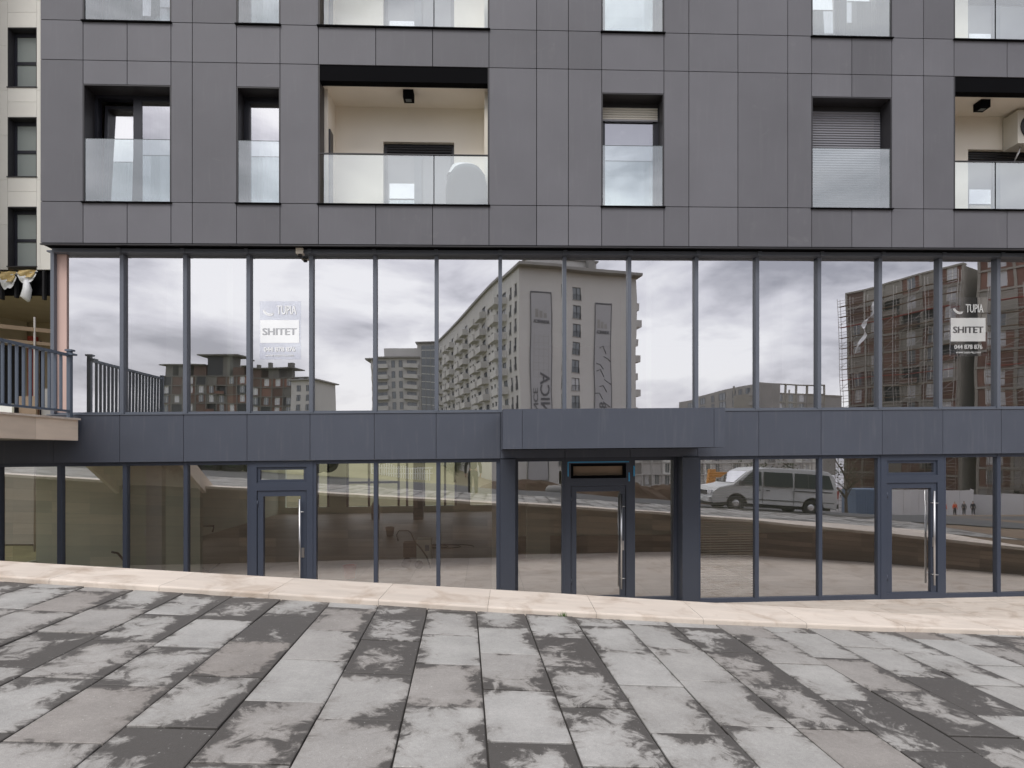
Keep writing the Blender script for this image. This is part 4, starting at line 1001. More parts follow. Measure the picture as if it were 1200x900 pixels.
# ------------------------------------------------------------------ van
def van(P, ang):
    hz = .93
    o = thing('parked_van', 'white passenger van with dark side windows parked across the plaza, reflected right of the entrance', 'van', P); T1 = frame(P, ang); T = lambda x, y, z: T1(x, y, z*hz)
    hw, tw = .92, .76
    def hwid(z): return hw if z < 1.05 else lerp(hw, tw, (z-1.05)/.85)
    prof = [(-2.52, .35), (-2.56, .55), (-2.52, .78), (-2.30, .98), (-1.72, 1.13), (-1.05, 1.72), (-.80, 1.84), (-.2, 1.92), (1.6, 1.93), (2.20, 1.86), (2.42, 1.70), (2.52, 1.10), (2.55, .60), (2.52, .35)]
    # refine outline with wheel arches
    def arch(cx):
        return [(cx+.40*math.cos(a), .35+.40*math.sin(a)) for a in [math.pi*k/8 for k in range(9)]]
    bottom = [(2.52, .30)]+arch(1.55)+arch(-1.55)+[(-2.50, .30)]
    side = [(x, z) for x, z in prof]+bottom[0:]
    m = MB(T); ring = side
    # side faces via triangulated polygon
    for s in (-1, 1):
        m.face([(x, s*hwid(z), z) for x, z in ring], 'van_paint', .5)
    for i in range(len(ring)):
        a, b = ring[i], ring[(i+1) % len(ring)]
        mt_ = 'van_paint' if i < len(prof)-1 else 'black_plastic'
        m.face([(a[0], -hwid(a[1]), a[1]), (b[0], -hwid(b[1]), b[1]), (b[0], hwid(b[1]), b[1]), (a[0], hwid(a[1]), a[1])], mt_, .5)
    body = m.build('body', o, fix=True)
    bm = bmesh.new(); bm.from_mesh(body.data); bmesh.ops.triangulate(bm, faces=[f for f in bm.faces if len(f.verts) > 4]); bm.to_mesh(body.data); bm.free()
    bv = body.modifiers.new('bevel', 'BEVEL'); bv.width = .04; bv.segments = 3; bv.angle_limit = R(40)
    def q(pts, s, mt_, name, off=.012):
        m = MB(T); m.face([(x, s*(hwid(z)+off), z) for x, z in pts], mt_, .5)
        m.face([(x, s*(hwid(z)-.01), z) for x, z in reversed(pts)], mt_, .5); return m.build(name, body)
    for s in (-1, 1):
        for pts in ([(-1.48, 1.14), (-.52, 1.14), (-.52, 1.72), (-.92, 1.72)], [(-.40, 1.14), (.72, 1.14), (.72, 1.74), (-.40, 1.74)], [(.82, 1.14), (1.35, 1.14), (1.35, 1.74), (.82, 1.74)], [(1.38, 1.14), (2.36, 1.14), (2.2, 1.70), (1.38, 1.74)]):
            q(pts, s, 'van_glass', 'side_window')
        for x in (-.47, .77): q([(x-.006, .40), (x+.006, .40), (x+.006, 1.12), (x-.006, 1.12)], s, 'black_plastic', 'door_seam', .006)
        q([(.8, .98), (2.3, .98), (2.3, 1.02), (.8, 1.02)], s, 'black_plastic', 'slide_rail', .012)
        q([(-2.0, .55), (2.4, .55), (2.4, .58), (-2.0, .58)], s, 'black_plastic', 'trim_strip', .010)
        for x in (-.66, -.28): 
            m = MB(T); m.box(x-.07, x+.07, s*(hw+.012) if s > 0 else -hw-.04, s*(hw+.04) if s > 0 else -hw-.012, .93, .98, 'black_plastic'); m.build('door_handle', body)
        m = MB(T); y0 = s*(hw+.02); m.box(-1.5, -1.38, min(y0, s*(hw+.22)), max(y0, s*(hw+.22)), 1.10, 1.30, 'black_plastic'); m.build('mirror', body)
    m = MB(T)
    def onws(t, yy, off=.012):
        x, z = lerp(-1.66, -1.10, t), lerp(1.19, 1.68, t); return (x-off, yy*(hwid(z)-.08), z+off)
    m.face([onws(0, -1), onws(0, 1), onws(1, 1), onws(1, -1)], 'glass_vehicle'); m.face([onws(0, -1, .006), onws(0, 1, .006), onws(1, 1, .006), onws(1, -1, .006)], 'van_glass'); m.build('windscreen', body)
    m = MB(T); m.box(-2.59, -2.50, -.45, .45, .66, .82, 'black_plastic'); m.build('grille', body)
    for s in (-1, 1):
        m = MB(T); m.box(-2.57, -2.40, min(s*.50, s*.84), max(s*.50, s*.84), .68, .84, 'headlight'); m.build('headlight', body)
        m = MB(T); m.box(2.50, 2.58, min(s*.76, s*.90), max(s*.76, s*.90), .75, 1.10, 'red_lens'); m.build('tail_light', body)
    m = MB(T); m.box(-2.64, -2.50, -.86, .86, .36, .56, 'van_paint'); m.box(-2.66, -2.641, -.26, .26, .42, .53, 'paper_white'); m.build('bumper', body)
    m = MB(T); m.box(2.50, 2.62, -.86, .86, .36, .54, 'black_plastic'); m.build('bumper', body)
    for x in (-1.55, 1.55):
        for s in (-1, 1):
            m = MB(T); c = (x, s*.80-.1, .33); m.lathe(c, [(.20, 0), (.31, .0), (.33, .03), (.33, .17), (.31, .2), (.20, .2), (.20, 0)], 'rubber', 24, 'y'); w = m.build('wheel', o)
            m = MB(T); m.lathe(c, [(0, .04), (.205, .03), (.205, .17), (.08, .15), (0, .16)] if s > 0 else [(0, .04), (.08, .05), (.205, .03), (.205, .17), (0, .16)], 'steel', 16, 'y'); m.build('rim', w)
    m = MB(T); m.box(-2.4, 2.4, -.7, .7, .22, .34, 'black_plastic'); m.build('underbody', o)
vx = 11.1; van((vx, -1.7, terr(vx, -1.7)-.02), -math.atan(.065)*0+R(0))
bpy.data.objects['parked_van'].rotation_euler = (0, math.atan(.065), 0)

# ------------------------------------------------------------------ heavy truck at the left (seen in the lower panes)
P = (-11.0, -10.6, terr(-11, -10.6)); T = frame(P, R(4)); o = thing('flatbed_truck', 'dark green heavy truck with big wheels standing beyond the street, reflected at the left', 'truck', P)
m = MB(T); m.box(-4.4, 4.2, -.35, .35, .85, 1.1, 'black_plastic'); m.build('chassis', o)
m = MB(T); m.prism([(2.2, 1.1), (4.3, 1.1), (4.35, 1.7), (4.05, 2.75), (2.3, 2.8)], -1.2, 1.2, 'truck_green'); cab = m.build('cab', o)
m = MB(T); m.box(2.7, 3.9, 1.201, 1.21, 1.8, 2.5, 'van_glass'); m.build('side_window', cab)
m = MB(T); m.box(-4.4, 2.0, -1.2, 1.2, 1.12, 1.3, 'truck_green'); m.box(-4.4, 2.0, 1.14, 1.2, 1.3, 1.9, 'truck_green'); m.box(-4.4, 2.0, -1.2, -1.14, 1.3, 1.9, 'truck_green'); m.build('flatbed', o)
for x in (-3.5, -2.2, -1.0, 3.0):
    for s in (-1, 1):
        m = MB(T); c = (x, s*.98-.17, .56); m.lathe(c, [(.28, 0), (.50, 0), (.56, .06), (.56, .28), (.50, .34), (.28, .34), (.28, 0)], 'rubber', 24, 'y'); w = m.build('wheel', o)
        m = MB(T); m.lathe(c, [(0, .08), (.28, .03), (.28, .31), (.12, .24), (0, .26)], 'truck_green', 18, 'y'); m.build('rim', w)

# ------------------------------------------------------------------ excavator
P = (21.9, -24, terr(21.9, -24)); T = frame(P, R(0)); o = thing('excavator', 'orange excavator with raised arm on the building site, reflected behind the van', 'excavator', P)
for s in (-1, 1):
    m = MB(T); m.prism([(-1.7, .1), (1.7, .1), (2.0, .4), (1.8, .8), (-1.8, .8), (-2.0, .4)], s*1.2-.28, s*1.2+.28, 'rubber'); m.build('track', o)
m = MB(T); m.box(-1.6, 1.5, -1.3, 1.3, 1.0, 2.1, 'orange_paint'); m.box(-2.4, -1.6, -1.2, 1.2, 1.0, 1.9, 'black_plastic'); m.build('house', o)
m = MB(T); m.box(.3, 1.5, .35, 1.3, 2.1, 2.9, 'orange_paint'); cb = m.build('cab', o)
m = MB(T); m.box(.4, 1.4, 1.301, 1.31, 2.15, 2.8, 'van_glass'); m.box(1.501, 1.51, .45, 1.2, 1.6, 2.8, 'van_glass'); m.build('cab_window', cb)
m = MB(T); m.prism([(1.2, 1.8), (1.0, 1.5), (-.9, 3.0), (-3.4, 3.2), (-3.4, 3.6), (-.8, 3.5)], -.22, .22, 'orange_paint'); m.build('boom', o)
m = MB(T); m.prism([(-3.0, 3.8), (-3.5, 3.8), (-3.9, 1.2), (-3.5, 1.2), (-3.0, 3.2)], -.18, .18, 'orange_paint'); m.build('arm', o)
m = MB(T); m.prism([(-3.4, 1.3), (-4.0, 1.2), (-4.3, .6), (-3.6, .2), (-3.0, .5)], -.5, .5, 'black_plastic'); m.build('bucket', o)
m = MB(T); m.tube([(.2, 0, 2.2), (-.8, 0, 2.9)], .09, 'steel'); m.build('ram', o)

# ------------------------------------------------------------------ site container, hoarding, people, earth mounds
P = (38.5, -34, terr(38.5, -34)); T = frame(P, R(5)); o = thing('site_container', 'blue-grey ribbed steel container on the building site, reflected behind the van tail', 'container', P)
m = MB(T)
for k in range(20): m.box(-1.5+k*.15, -1.5+k*.15+.10, 1.2, 1.24, .1, 2.5, 'container_blue')
m.box(-1.5, 1.5, -1.2, 1.2, .1, 2.6, 'container_blue'); m.build('shell', o)
m = MB(T); m.box(1.4, 1.5, 1.15, 1.26, 0, 2.62, 'plaster_white'); m.build('corner_post', o)
hd = thing('site_hoarding', 'white sheet hoarding around the building site with faded grey sketch marks, reflected at the right', 'fence', (60, -50, -7))
hp = [(43, -51, 3.4), (55, -52.5, 3.4), (69.8, -55, 3.4), (72.5, -58.5, 3.0), (77.8, -52, 3.2), (92, -44, 3.2)]
for (a, b) in zip(hp, hp[1:]):
    d = Vector((b[0]-a[0], b[1]-a[1])); Ln = d.length; n = max(1, int(Ln/2.5)); ang = math.atan2(d.y, d.x)
    for k in range(n):
        x0, y0 = lerp(a[0], b[0], k/n), lerp(a[1], b[1], k/n); z = terr(x0, y0)
        m = MB(frame((x0, y0, z), ang)); m.box(.02, Ln/n-.02, -.02, .02, -.6, a[2], 'hoarding'); pn = m.build('panel', hd)
        m = MB(frame((x0, y0, z), ang)); m.box(-.05, .0, -.12, -.025, -.4, a[2]+.1, 'timber'); m.build('post', hd)
# faded sketch of a building on the hoarding
a, b = hp[0], hp[1]; ang = math.atan2(b[1]-a[1], b[0]-a[0]); z = terr(46, -51)
for (ox, w_, h_) in ((4.2, 1.6, 2.2), (6.5, 1.2, 1.2)):
    T = frame((a[0], a[1], z), ang); m = MB(T)
    for k in range(6): m.box(ox, ox+w_, .021, .024, .5+h_*k/5, .54+h_*k/5, 'ink_grey')
    for k in range(5): m.box(ox+w_*k/4, ox+w_*k/4+.04, .0242, .026, .5, .5+h_, 'ink_grey')
    m.build('painted_sketch', hd)
grp = 'people standing by the site hoarding'
for i, (x, c1, lab) in enumerate([(60.6, 'cloth_orange', 'leftmost of four people by the hoarding, in a bright orange jacket'), (61.7, 'cloth_orange', 'second person by the hoarding, orange jacket, standing close to others'), (62.7, 'cloth_grey', 'third person by the hoarding in dark grey clothes'), (63.7, 'cloth_dark', 'rightmost person by the hoarding, dressed in black')]):
    y = -49.4+.3*i; person((x, y, terr(x, y)), R(170+10*i), lab, c1, 'cloth_dark', grp)
def mound(cx, cy, rx, ry, h, label, seed):
    m = MB(); n = 22
    def P(i, j):
        x = (i/n*2-1); y = (j/n*2-1); r = math.hypot(x, y)
        z = h*max(0, 1-r*r)*(.75+.5*noise.noise(Vector((x*2.3+seed, y*2.3, seed))))+.10*noise.noise(Vector((x*9, y*9, seed)))*max(0, 1-r)*3*h
        X, Y = cx+x*rx, cy+y*ry; return Vector((X, Y, terr(X, Y)+z-(.05 if r > .98 else 0)+.02))
    for i in range(n):
        for j in range(n): m.face([P(i, j), P(i+1, j), P(i+1, j+1), P(i, j+1)], 'earth', .5, raw=True)
    m.build('earth_mound', label=label, category='earth mound', group='earth mounds behind the plaza', fix=True)
mound(2.6, -8.6, 2.6, 1.6, .75, 'low brown earth mound nearest the left end of the row, with a pale stone', 1)
mound(7.2, -8.4, 2.6, 1.8, .95, 'brown earth mound reflected in the glass entrance door', 5)
mound(12.0, -9.6, 3.8, 1.9, 1.35, 'largest reddish earth mound at the right of the row', 9)
m = MB(); 
m.lathe((3.7, -7.2, terr(3.7, -7.2)-.05), [(0, 0), (.5, .02), (.55, .2), (.35, .38), (0, .42)], 'render_grey', 7); m.build('boulder', label='pale boulder lying between the earth mounds', category='rock')

# ------------------------------------------------------------------ far buildings (seen in the glass)
def face_frame(A, B):                      # vertical face from A to B (x, y): returns T(along, out, z), length; out = to the left of A->B turned away
    A, B = Vector(A), Vector(B); d = (B-A); Ln = d.length; d.normalize(); nrm = Vector((-d.y, d.x))
    return (lambda s, o, z: Vector((A.x+d.x*s+nrm.x*o, A.y+d.y*s+nrm.y*o, z))), Ln
def grid_face(m, T, us, vs, holes, mt, depth=.25, mt_fn=None):
    for i in range(len(us)-1):
        for j in range(len(vs)-1):
            a, b, c, d = us[i], us[i+1], vs[j], vs[j+1]
            if (i, j) in holes:
                for q in ([(a, 0, c), (b, 0, c), (b, -depth, c), (a, -depth, c)], [(a, 0, d), (b, 0, d), (b, -depth, d), (a, -depth, d)],
                          [(a, 0, c), (a, 0, d), (a, -depth, d), (a, -depth, c)], [(b, 0, c), (b, 0, d), (b, -depth, d), (b, -depth, c)]): m.face(q, mt_fn(i, j) if mt_fn else mt)
            else: m.face([(a, 0, c), (b, 0, c), (b, 0, d), (a, 0, d)], mt_fn(i, j) if mt_fn else mt)
def far_window(T, a, b, c, d, parent, pale_pane=False, rail=True, depth=.22, fr='window_frame'):
    m = MB(T); g = 'far_window_light' if pale_pane else 'far_window'  # pale panes: whitish reflection put into the pane colour
    m.face([(a, -depth+.02, c), (b, -depth+.02, c), (b, -depth+.02, d), (a, -depth+.02, d)], g)
    t = .07; m.box(a, a+t, -depth+.03, -depth+.09, c, d, fr); m.box(b-t, b, -depth+.03, -depth+.09, c, d, fr); m.box(a+t, b-t, -depth+.03, -depth+.09, d-t, d, fr)
    if b-a > 1: m.box((a+b)/2-.05, (a+b)/2+.05, -depth+.03, -depth+.09, c, d-t, fr)
    if rail: m.box(a-.1, b+.1, .02, .10, c-.12, c-.02, 'render_grey'); m.box(a, b, .06, .09, c+.85, c+.92, fr); [m.box(lerp(a, b, k/5)-.02, lerp(a, b, k/5)+.02, .06, .09, c, c+.85, fr) for k in range(6)]
    return m.build('window', parent)
def balcony(T, a, b, z, parent, out=1.3, mt='render_white'):
    m = MB(T); m.box(a, b, .003, out, z-.25, z, mt); m.box(a, b, out-.1, out, z, z+.95, mt); m.box(a, a+.08, .003, out-.1, z, z+.95, mt); m.box(b-.08, b, .003, out-.1, z, z+.95, mt)
    return m.build('balcony', parent)

# B1: long pale block with a gable carrying two banners
C1, R1, L1, ZT, ZBs = (8.5, -74.4), (28.7, -78.6), (-6.4, -146), 31.6, -6.0
b1 = thing('apartment_block', 'long pale apartment block with tall banners on its gable, largest building reflected in the glass', 'building', (10, -90, ZBs))
TG, LG = face_frame(R1, C1)          # out side must face the plaza (+y)
if TG(0, 1, 0).y < TG(0, 0, 0).y: TG, LG = face_frame(C1, R1)
gx = lambda s: LG-s                  # s measured from the left corner as reflected (C1)
floors = [29.2-3.07*k-2.1 for k in range(11)]
m = MB(TG)
wins_g = [(LG-8.0, LG-7.1), (LG-11.2, LG-9.8)]
us_ = sorted([0, LG]+[gx(x) for p in wins_g for x in p]); vs2 = sorted([ZBs, ZT]+[z for f in floors for z in (f, f+2.15) if f > ZBs])
holes = set()
for i in range(len(us_)-1):
    for j in range(len(vs2)-1):
        mu, mv = (us_[i]+us_[i+1])/2, (vs2[j]+vs2[j+1])/2
        if any(gx(p[1]) < mu < gx(p[0]) for p in wins_g) and any(f < mv < f+2.15 for f in floors): holes.add((i, j))
grid_face(m, TG, us_, vs2, holes, 'render_white'); 
TS, LS = face_frame(L1, C1)
if TS(0, 1, 0).x > TS(0, 0, 0).x: TS, LS = face_frame(C1, L1)
sflip = (TS(0, 0, 0)-Vector((C1[0], C1[1], 0))).length < 1
sx_ = (lambda s: s) if sflip else (lambda s: LS-s)
# side face: near the corner a french window, then groups of balconies and windows
side_w, side_b = [], []
s = 1.2; side_w.append((s, s+1.1)); s = 4.0; side_w.append((s, s+1.0)); s = 6.6
k = 0
while s < LS-6:
    if k % 3 == 0: side_b.append((s, s+4.0)); side_w.append((s+.5, s+2.9)); s += 5.2
    elif k % 3 == 1: side_w.append((s, s+1.2)); s += 2.3; side_w.append((s, s+1.2)); s += 2.6
    else: side_b.append((s, s+4.0)); side_w.append((s+.6, s+3.0)); s += 5.6
    k += 1
us_ = sorted([0, LS]+[sx_(x) for p in side_w for x in p]); vis_f = [f for f in floors if f > 3]
vs2 = sorted([ZBs, ZT]+[z for f in vis_f for z in (f, f+2.15)]); holes = set()
for i in range(len(us_)-1):
    for j in range(len(vs2)-1):
        mu, mv = (us_[i]+us_[i+1])/2, (vs2[j]+vs2[j+1])/2
        if any(min(sx_(p[0]), sx_(p[1])) < mu < max(sx_(p[0]), sx_(p[1])) for p in side_w) and any(f < mv < f+2.15 for f in vis_f): holes.add((i, j))
ms = MB(TS); grid_face(ms, TS, us_, vs2, holes, 'render_white')
kk = len(m.v); m.v += ms.v; m.f += [tuple(i+kk for i in f) for f in ms.f]; m.m += ms.m; m.t += ms.t; m.smooth += ms.smooth
Rb = Vector((R1[0], R1[1]))+(Vector(L1)-Vector(C1))
for (a, b) in (((R1), (Rb.x, Rb.y)), ((Rb.x, Rb.y), L1)): m.face([(a[0], a[1], ZBs), (b[0], b[1], ZBs), (b[0], b[1], ZT), (a[0], a[1], ZT)], 'render_white') if False else m.face([Vector((a[0], a[1], ZBs)), Vector((b[0], b[1], ZBs)), Vector((b[0], b[1], ZT)), Vector((a[0], a[1], ZT))], 'render_white', raw=True)
m.build('wall', b1)
def poly_roof(parent, pts, z, h, over, mt):
    c = sum((Vector(p) for p in pts), Vector((0, 0)))/len(pts); q = []
    for p in pts:
        d = (Vector(p)-c).normalized(); q.append(tuple(Vector(p)+d*over*1.3))
    m = MB(); m.prism(q, z, z+h, mt, 'z'); return m.build('roof', parent)
rf = poly_roof(b1, [C1, R1, (Rb.x, Rb.y), L1], ZT, .45, 1.3, 'render_grey')
m = MB(TG); m.box(2.5, 15.5, -9, -2.2, ZT+.45, ZT+2.7, 'render_white'); m.box(2.2, 15.8, -9.3, -1.9, ZT+2.7, ZT+2.95, 'render_grey'); m.build('penthouse', rf)
m = MB(TG); m.box(13.4, 14.6, -1.9, -.9, ZT+.45, ZT+3.2, 'render_grey'); m.box(13.2, 14.8, -2.1, -.7, ZT+3.2, ZT+3.4, 'concrete'); m.build('chimney', rf)
m = MB(TS); m.box(*sorted((sx_(46), sx_(49))), -4, -2, ZT+.45, ZT+2.4, 'render_white'); m.build('chimney', rf)
for f in floors:
    if f > -3:
        for p in wins_g: far_window(TG, gx(p[1]), gx(p[0]), f, f+2.15, b1, pale_pane=random.random() < .12)
rest = MB(TS); cnt = 0
for p in side_w:
    for f in vis_f:
        a, b = sorted((sx_(p[0]), sx_(p[1])))
        if cnt < 76: far_window(TS, a, b, f, f+2.15, b1, pale_pane=random.random() < .1, rail=p[1]-p[0] < 1.5); cnt += 1
        else:
            rest.face([(a, -.2, f), (b, -.2, f), (b, -.2, f+2.15), (a, -.2, f+2.15)], 'far_window'); rest.box(a, a+.07, -.19, -.12, f, f+2.15, 'window_frame'); rest.box(b-.07, b, -.19, -.12, f, f+2.15, 'window_frame')
o = rest.build('window', b1); o['kind'] = 'stuff'
for p in side_b:
    for f in vis_f:
        a, b = sorted((sx_(p[0]), sx_(p[1]))); balcony(TS, a, b, f, b1)
# balconies seen edge-on beyond the right corner
TR, LR = face_frame(R1, (Rb.x, Rb.y))
if TR(0, 1, 0).x < TR(0, 0, 0).x: 
    TR, LR = face_frame((Rb.x, Rb.y), R1)
rfl = (TR(0, 0, 0)-Vector((R1[0], R1[1], 0))).length < 1
for i, f in enumerate(floors[:9]):
    s0 = 1.2 if i % 2 else 2.2; a, b = sorted(((s0 if rfl else LR-s0), (s0+3.4 if rfl else LR-s0-3.4))); balcony(TR, a, b, f, b1, 1.6)
def banner(s0, s1, z0, z1, lines, label, ink=.9):
    bn = thing('banner', label, 'banner', TG(gx((s0+s1)/2), .2, z0), 'banners hanging on the pale gable')
    m = MB(TG); m.box(gx(s1), gx(s0), .12, .16, z0, z1, 'banner'); m.build('cloth', bn)
    m = MB(TG)
    for (a, b, c, d) in ((gx(s1), gx(s1)+.12, z0, z1), (gx(s0)-.12, gx(s0), z0, z1), (gx(s1)+.12, gx(s0)-.12, z0, z0+.12), (gx(s1)+.12, gx(s0)-.12, z1-.25, z1)): m.box(a, b, .17, .2, c, d, 'banner_ink')
    m.build('frame', bn)
    for (txt, sc, zc, width, rot, offx) in lines:
        # readable from the plaza side: x runs along decreasing s when facing +y
        ex = TG(1, 0, 0)-TG(0, 0, 0)
        sgn = -1 if ex.x > 0 else 1          # a viewer on the plaza looks towards -y, so +x is at the left
        c = gx((s0+s1)/2)
        if rot: T2 = lambda x, y, c=c, zc=zc: TG(c+sgn*(-(y)-offx)*1.0*(1), .22, zc+x)
        else: T2 = lambda x, y, c=c, zc=zc: TG(c+sgn*x, .22, zc+y)
        text_mesh('lettering', txt, sc, T2, 'banner_ink', bn, width=width, bold=.05)
    return bn
bn = banner(LG-5.3, LG-1.7, -3.0, 27.6, [('ALBANICA', 2.3, 7.5, 13.5, True, -.15), ('RESIDENCE', 1.1, 7.0, 9.5, True, -1.35), ('ALBANICA', .8, 22.3, 2.6, False, 0)], 'tall grey banner nearer the building corner, lettered ALBANICA along its height')
m = MB(TG)   # faint building outline drawn on the banner
for k in range(4): m.box(2.3+k*.8, 2.3+k*.8+.05, .165, .168, 13.5, 20.5, 'render_grey')
for k in range(7): m.box(2.3, 2.3+2.4, .1685, .17, 13.5+k*1.1, 13.55+k*1.1, 'render_grey')
for k in range(3): m.box(2.5+k*.7, 2.5+k*.7+.5, .1705, .172, 23.2, 24.6-.3*k, 'render_grey')
m.build('drawing', bn)
bn = banner(LG-17.0, LG-13.8, -3.0, 27.0, [('NGA 8', 1.7, 6.8, 6.2, True, -.7), ('ALBANICA', .8, 22.0, 2.4, False, 0)], 'tall grey banner farther from the corner, lettered NGA 8 near its foot')
m = MB(TG)
for k in range(9):
    z = 19.5-k*1.35; xx = 15.4+.9*math.sin(k*1.9)
    m.tube([(xx-.6, .19, z), (xx+.1, .19, z+.5*math.cos(k*2.3)), (xx+.7, .19, z-.9)], .07, 'banner_ink', 5)
for k in range(3): m.box(14.3+k*.7, 14.3+k*.7+.5, .1705, .172, 22.9, 24.3-.3*k, 'render_grey')
m.build('drawing', bn)

# B2: smaller pale block at the left of B1
b2 = thing('apartment_block', 'smaller pale block with glazed stair bay, reflected just left of the bannered block', 'building', (-15, -150, -3))
A2, B2_ = (-24.6, -147.5), (-6.6, -146.6)
T2f, L2f = face_frame(B2_, A2)
if T2f(0, 1, 0).y < T2f(0, 0, 0).y: T2f, L2f = face_frame(A2, B2_)
fl2 = (T2f(0, 0, 0)-Vector((A2[0], A2[1], 0))).length < 1
g2 = (lambda s: s) if fl2 else (lambda s: L2f-s)
zt2 = 28.4
m = MB(T2f); m.box(0, L2f, -16, -.3, -3, zt2, 'render_white'); 
a, b = sorted((g2(0), g2(13.4))); m.box(a, b, -.3, 0, -3, zt2, 'render_white'); m.build('wall', b2)
a, b = sorted((g2(-1.3), g2(13.6))); m = MB(T2f); m.box(a, b, -15, 1.0, zt2+.003, zt2+.4, 'render_grey'); rf = m.build('roof', b2)
a, b = sorted((g2(3.2), g2(12.5))); m = MB(T2f); m.box(a, b, -12, -3, zt2+.4, zt2+3.4, 'render_white'); m.build('penthouse', rf)
a, b = sorted((g2(12.6), g2(18))); m = MB(T2f); m.box(a, b, -12, -2, zt2+.4, zt2+4.6, 'render_white'); m.box(a-.4, b+.3, -12.4, -.8, zt2+4.6, zt2+4.9, 'render_grey'); m.build('stair_tower', rf)
a, b = sorted((g2(14.0), g2(17.8))); m = MB(T2f)
m.box(a, b, -.29, -.2, -1, zt2+3.6, 'far_window')
for k in range(14): m.box(a, b, -.19, -.12, 2.0+k*2.2, 2.16+k*2.2, 'plaster_white')
for k in range(4): m.box(lerp(a, b, k/3)-.06, lerp(a, b, k/3)+.06, -.115, -.06, -1, zt2+3.6, 'render_grey')
m.build('stair_glazing', b2)
for k in range(8):
    z = zt2-3.05*(k+1)+.35
    for (s0, s1, bal) in ((1.2, 4.2, 1), (5.6, 6.6, 0), (7.7, 8.7, 0), (10.0, 12.6, 1)):
        a, b = sorted((g2(s0), g2(s1))); far_window(frame_shift if False else T2f, a, b, z, z+2.0, b2, rail=False, depth=-.02)
        if bal:
            a, b = sorted((g2(s0-1.0), g2(s1+.5))); balcony(T2f, a, b, z, b2, 1.5)

# generic unfinished frame building
def frame_building(o, A, B, z0, z1, storey, depth, bays, infill, glaze=.35, seed=1, slab='concrete', open_top=False, deep=12):
    rr = random.Random(seed)
    T, Ln = face_frame(A, B)
    if T(0, 1, 0).y < T(0, 0, 0).y: T, Ln = face_frame(B, A)
    n = int((z1-z0)/storey); bw = Ln/bays
    m = MB(T); m.box(0, Ln, -deep, -.95, z0, z1-.4-(storey if open_top else 0), 'concrete'); m.box(.1, Ln-.1, -.949, -.9, z0, z1-.4-(storey if open_top else 0), 'dark_opening'); m.build('core', o)
    m = MB(T)
    for k in range(n+1): m.box(-.15, Ln+.15, -deep-.1 if k == n else -1.0, .12, z1-k*storey-.32, z1-k*storey, slab)
    for i in range(bays+1): m.box(i*bw-.2, i*bw+.2, -.6, .04, z0, z1-.33, slab)
    if open_top:
        for i in range(bays+1): m.box(i*bw-.2, i*bw+.2, -deep, -deep+.5, z1-storey, z1-.33, slab)
    m.build('concrete_frame', o)
    wc = 0
    m = MB(T); mb = MB(T)
    for k in range(n):
        if open_top and k == 0: continue
        c, d = z1-(k+1)*storey, z1-k*storey-.33
        for i in range(bays):
            a, b = i*bw+.21, (i+1)*bw-.21; r_ = rr.random(); mt_ = infill[int(rr.random()*len(infill))]
            if r_ < glaze:
                wa, wb_ = lerp(a, b, .25), lerp(a, b, .75)
                m.box(a, wa, -.35, -.1, c, d, mt_); m.box(wb_, b, -.35, -.1, c, d, mt_); m.box(wa, wb_, -.35, -.1, c, c+.35, mt_)
                if wc < 95: far_window(T, wa, wb_, c+.35, d, o, pale_pane=rr.random() < .6, rail=False, depth=.3, fr='plaster_white'); wc += 1
            elif r_ < glaze+.45: m.box(a, b, -.35, -.1, c, d, mt_)
            elif r_ < glaze+.55:
                m.box(a, b, .0, .9, c-.12, c, slab) ; m.box(a, b, .8, .9, c, c+.9, mt_)
    m.build('infill_wall', o)
    return T, Ln
# B3
b3 = thing('concrete_building', 'bare grey concrete building with open top storey, reflected low in the middle right panes', 'building', (105, -185, -6))
frame_building(b3, (97.8, -170.9), (126, -180.5), -6, 25.6, 3.3, 0, 6, ['concrete', 'render_grey'], .6, 3, open_top=True)
T, Ln = face_frame((92.3, -231.6), (97.8, -170.9))
if T(0, 1, 0).x > T(0, 0, 0).x: T, Ln = face_frame((97.8, -170.9), (92.3, -231.6))
fl = (T(0, 0, 0)-Vector((97.8, -170.9, 0))).length < 1; g3 = (lambda s: s) if fl else (lambda s: Ln-s)
m = MB(T); a, b = sorted((g3(.3), g3(60))); m.box(a, b, -10, 0, -6, 25.3, 'render_grey'); m.build('side_wall', b3)
for k in range(4):
    for (s0, s1) in ((6, 8.5), (11, 13), (15, 17), (22, 27), (31, 33), (38, 42), (48, 52)):
        a, b = sorted((g3(s0), g3(s1))); far_window(T, a, b, 21.6-3.3*k, 24.2-3.3*k, b3, rail=False, depth=-.03)
    a, b = sorted((g3(2.0), g3(5.0))); balcony(T, a, b, 21.4-3.3*k, b3, 1.2, 'render_grey')
b3b = thing('concrete_annex', 'lower blank grey annex standing at the right end of the open concrete building', 'building', (131, -184, -6))
m = MB(frame((126.5, -181, 0), R(-18))); m.box(0, 8.5, -9, 0, -6, 21.5, 'render_grey'); m.build('wall', b3b)
m = MB(frame((126.5, -181, 0), R(-18))); m.box(-.2, 8.8, -9.2, .2, 21.5, 22.0, 'concrete'); m.build('roof', b3b)

lb = thing('low_block', 'low beige flat block with window rows, reflected through the panes right of the entrance door', 'building', (48, -125, -6))
frame_building(lb, (36, -122), (96, -131), -10, 11.5, 3.0, 0, 22, ['render_white', 'render_white', 'render_grey', 'plaster_white'], .62, 21, slab='render_white')
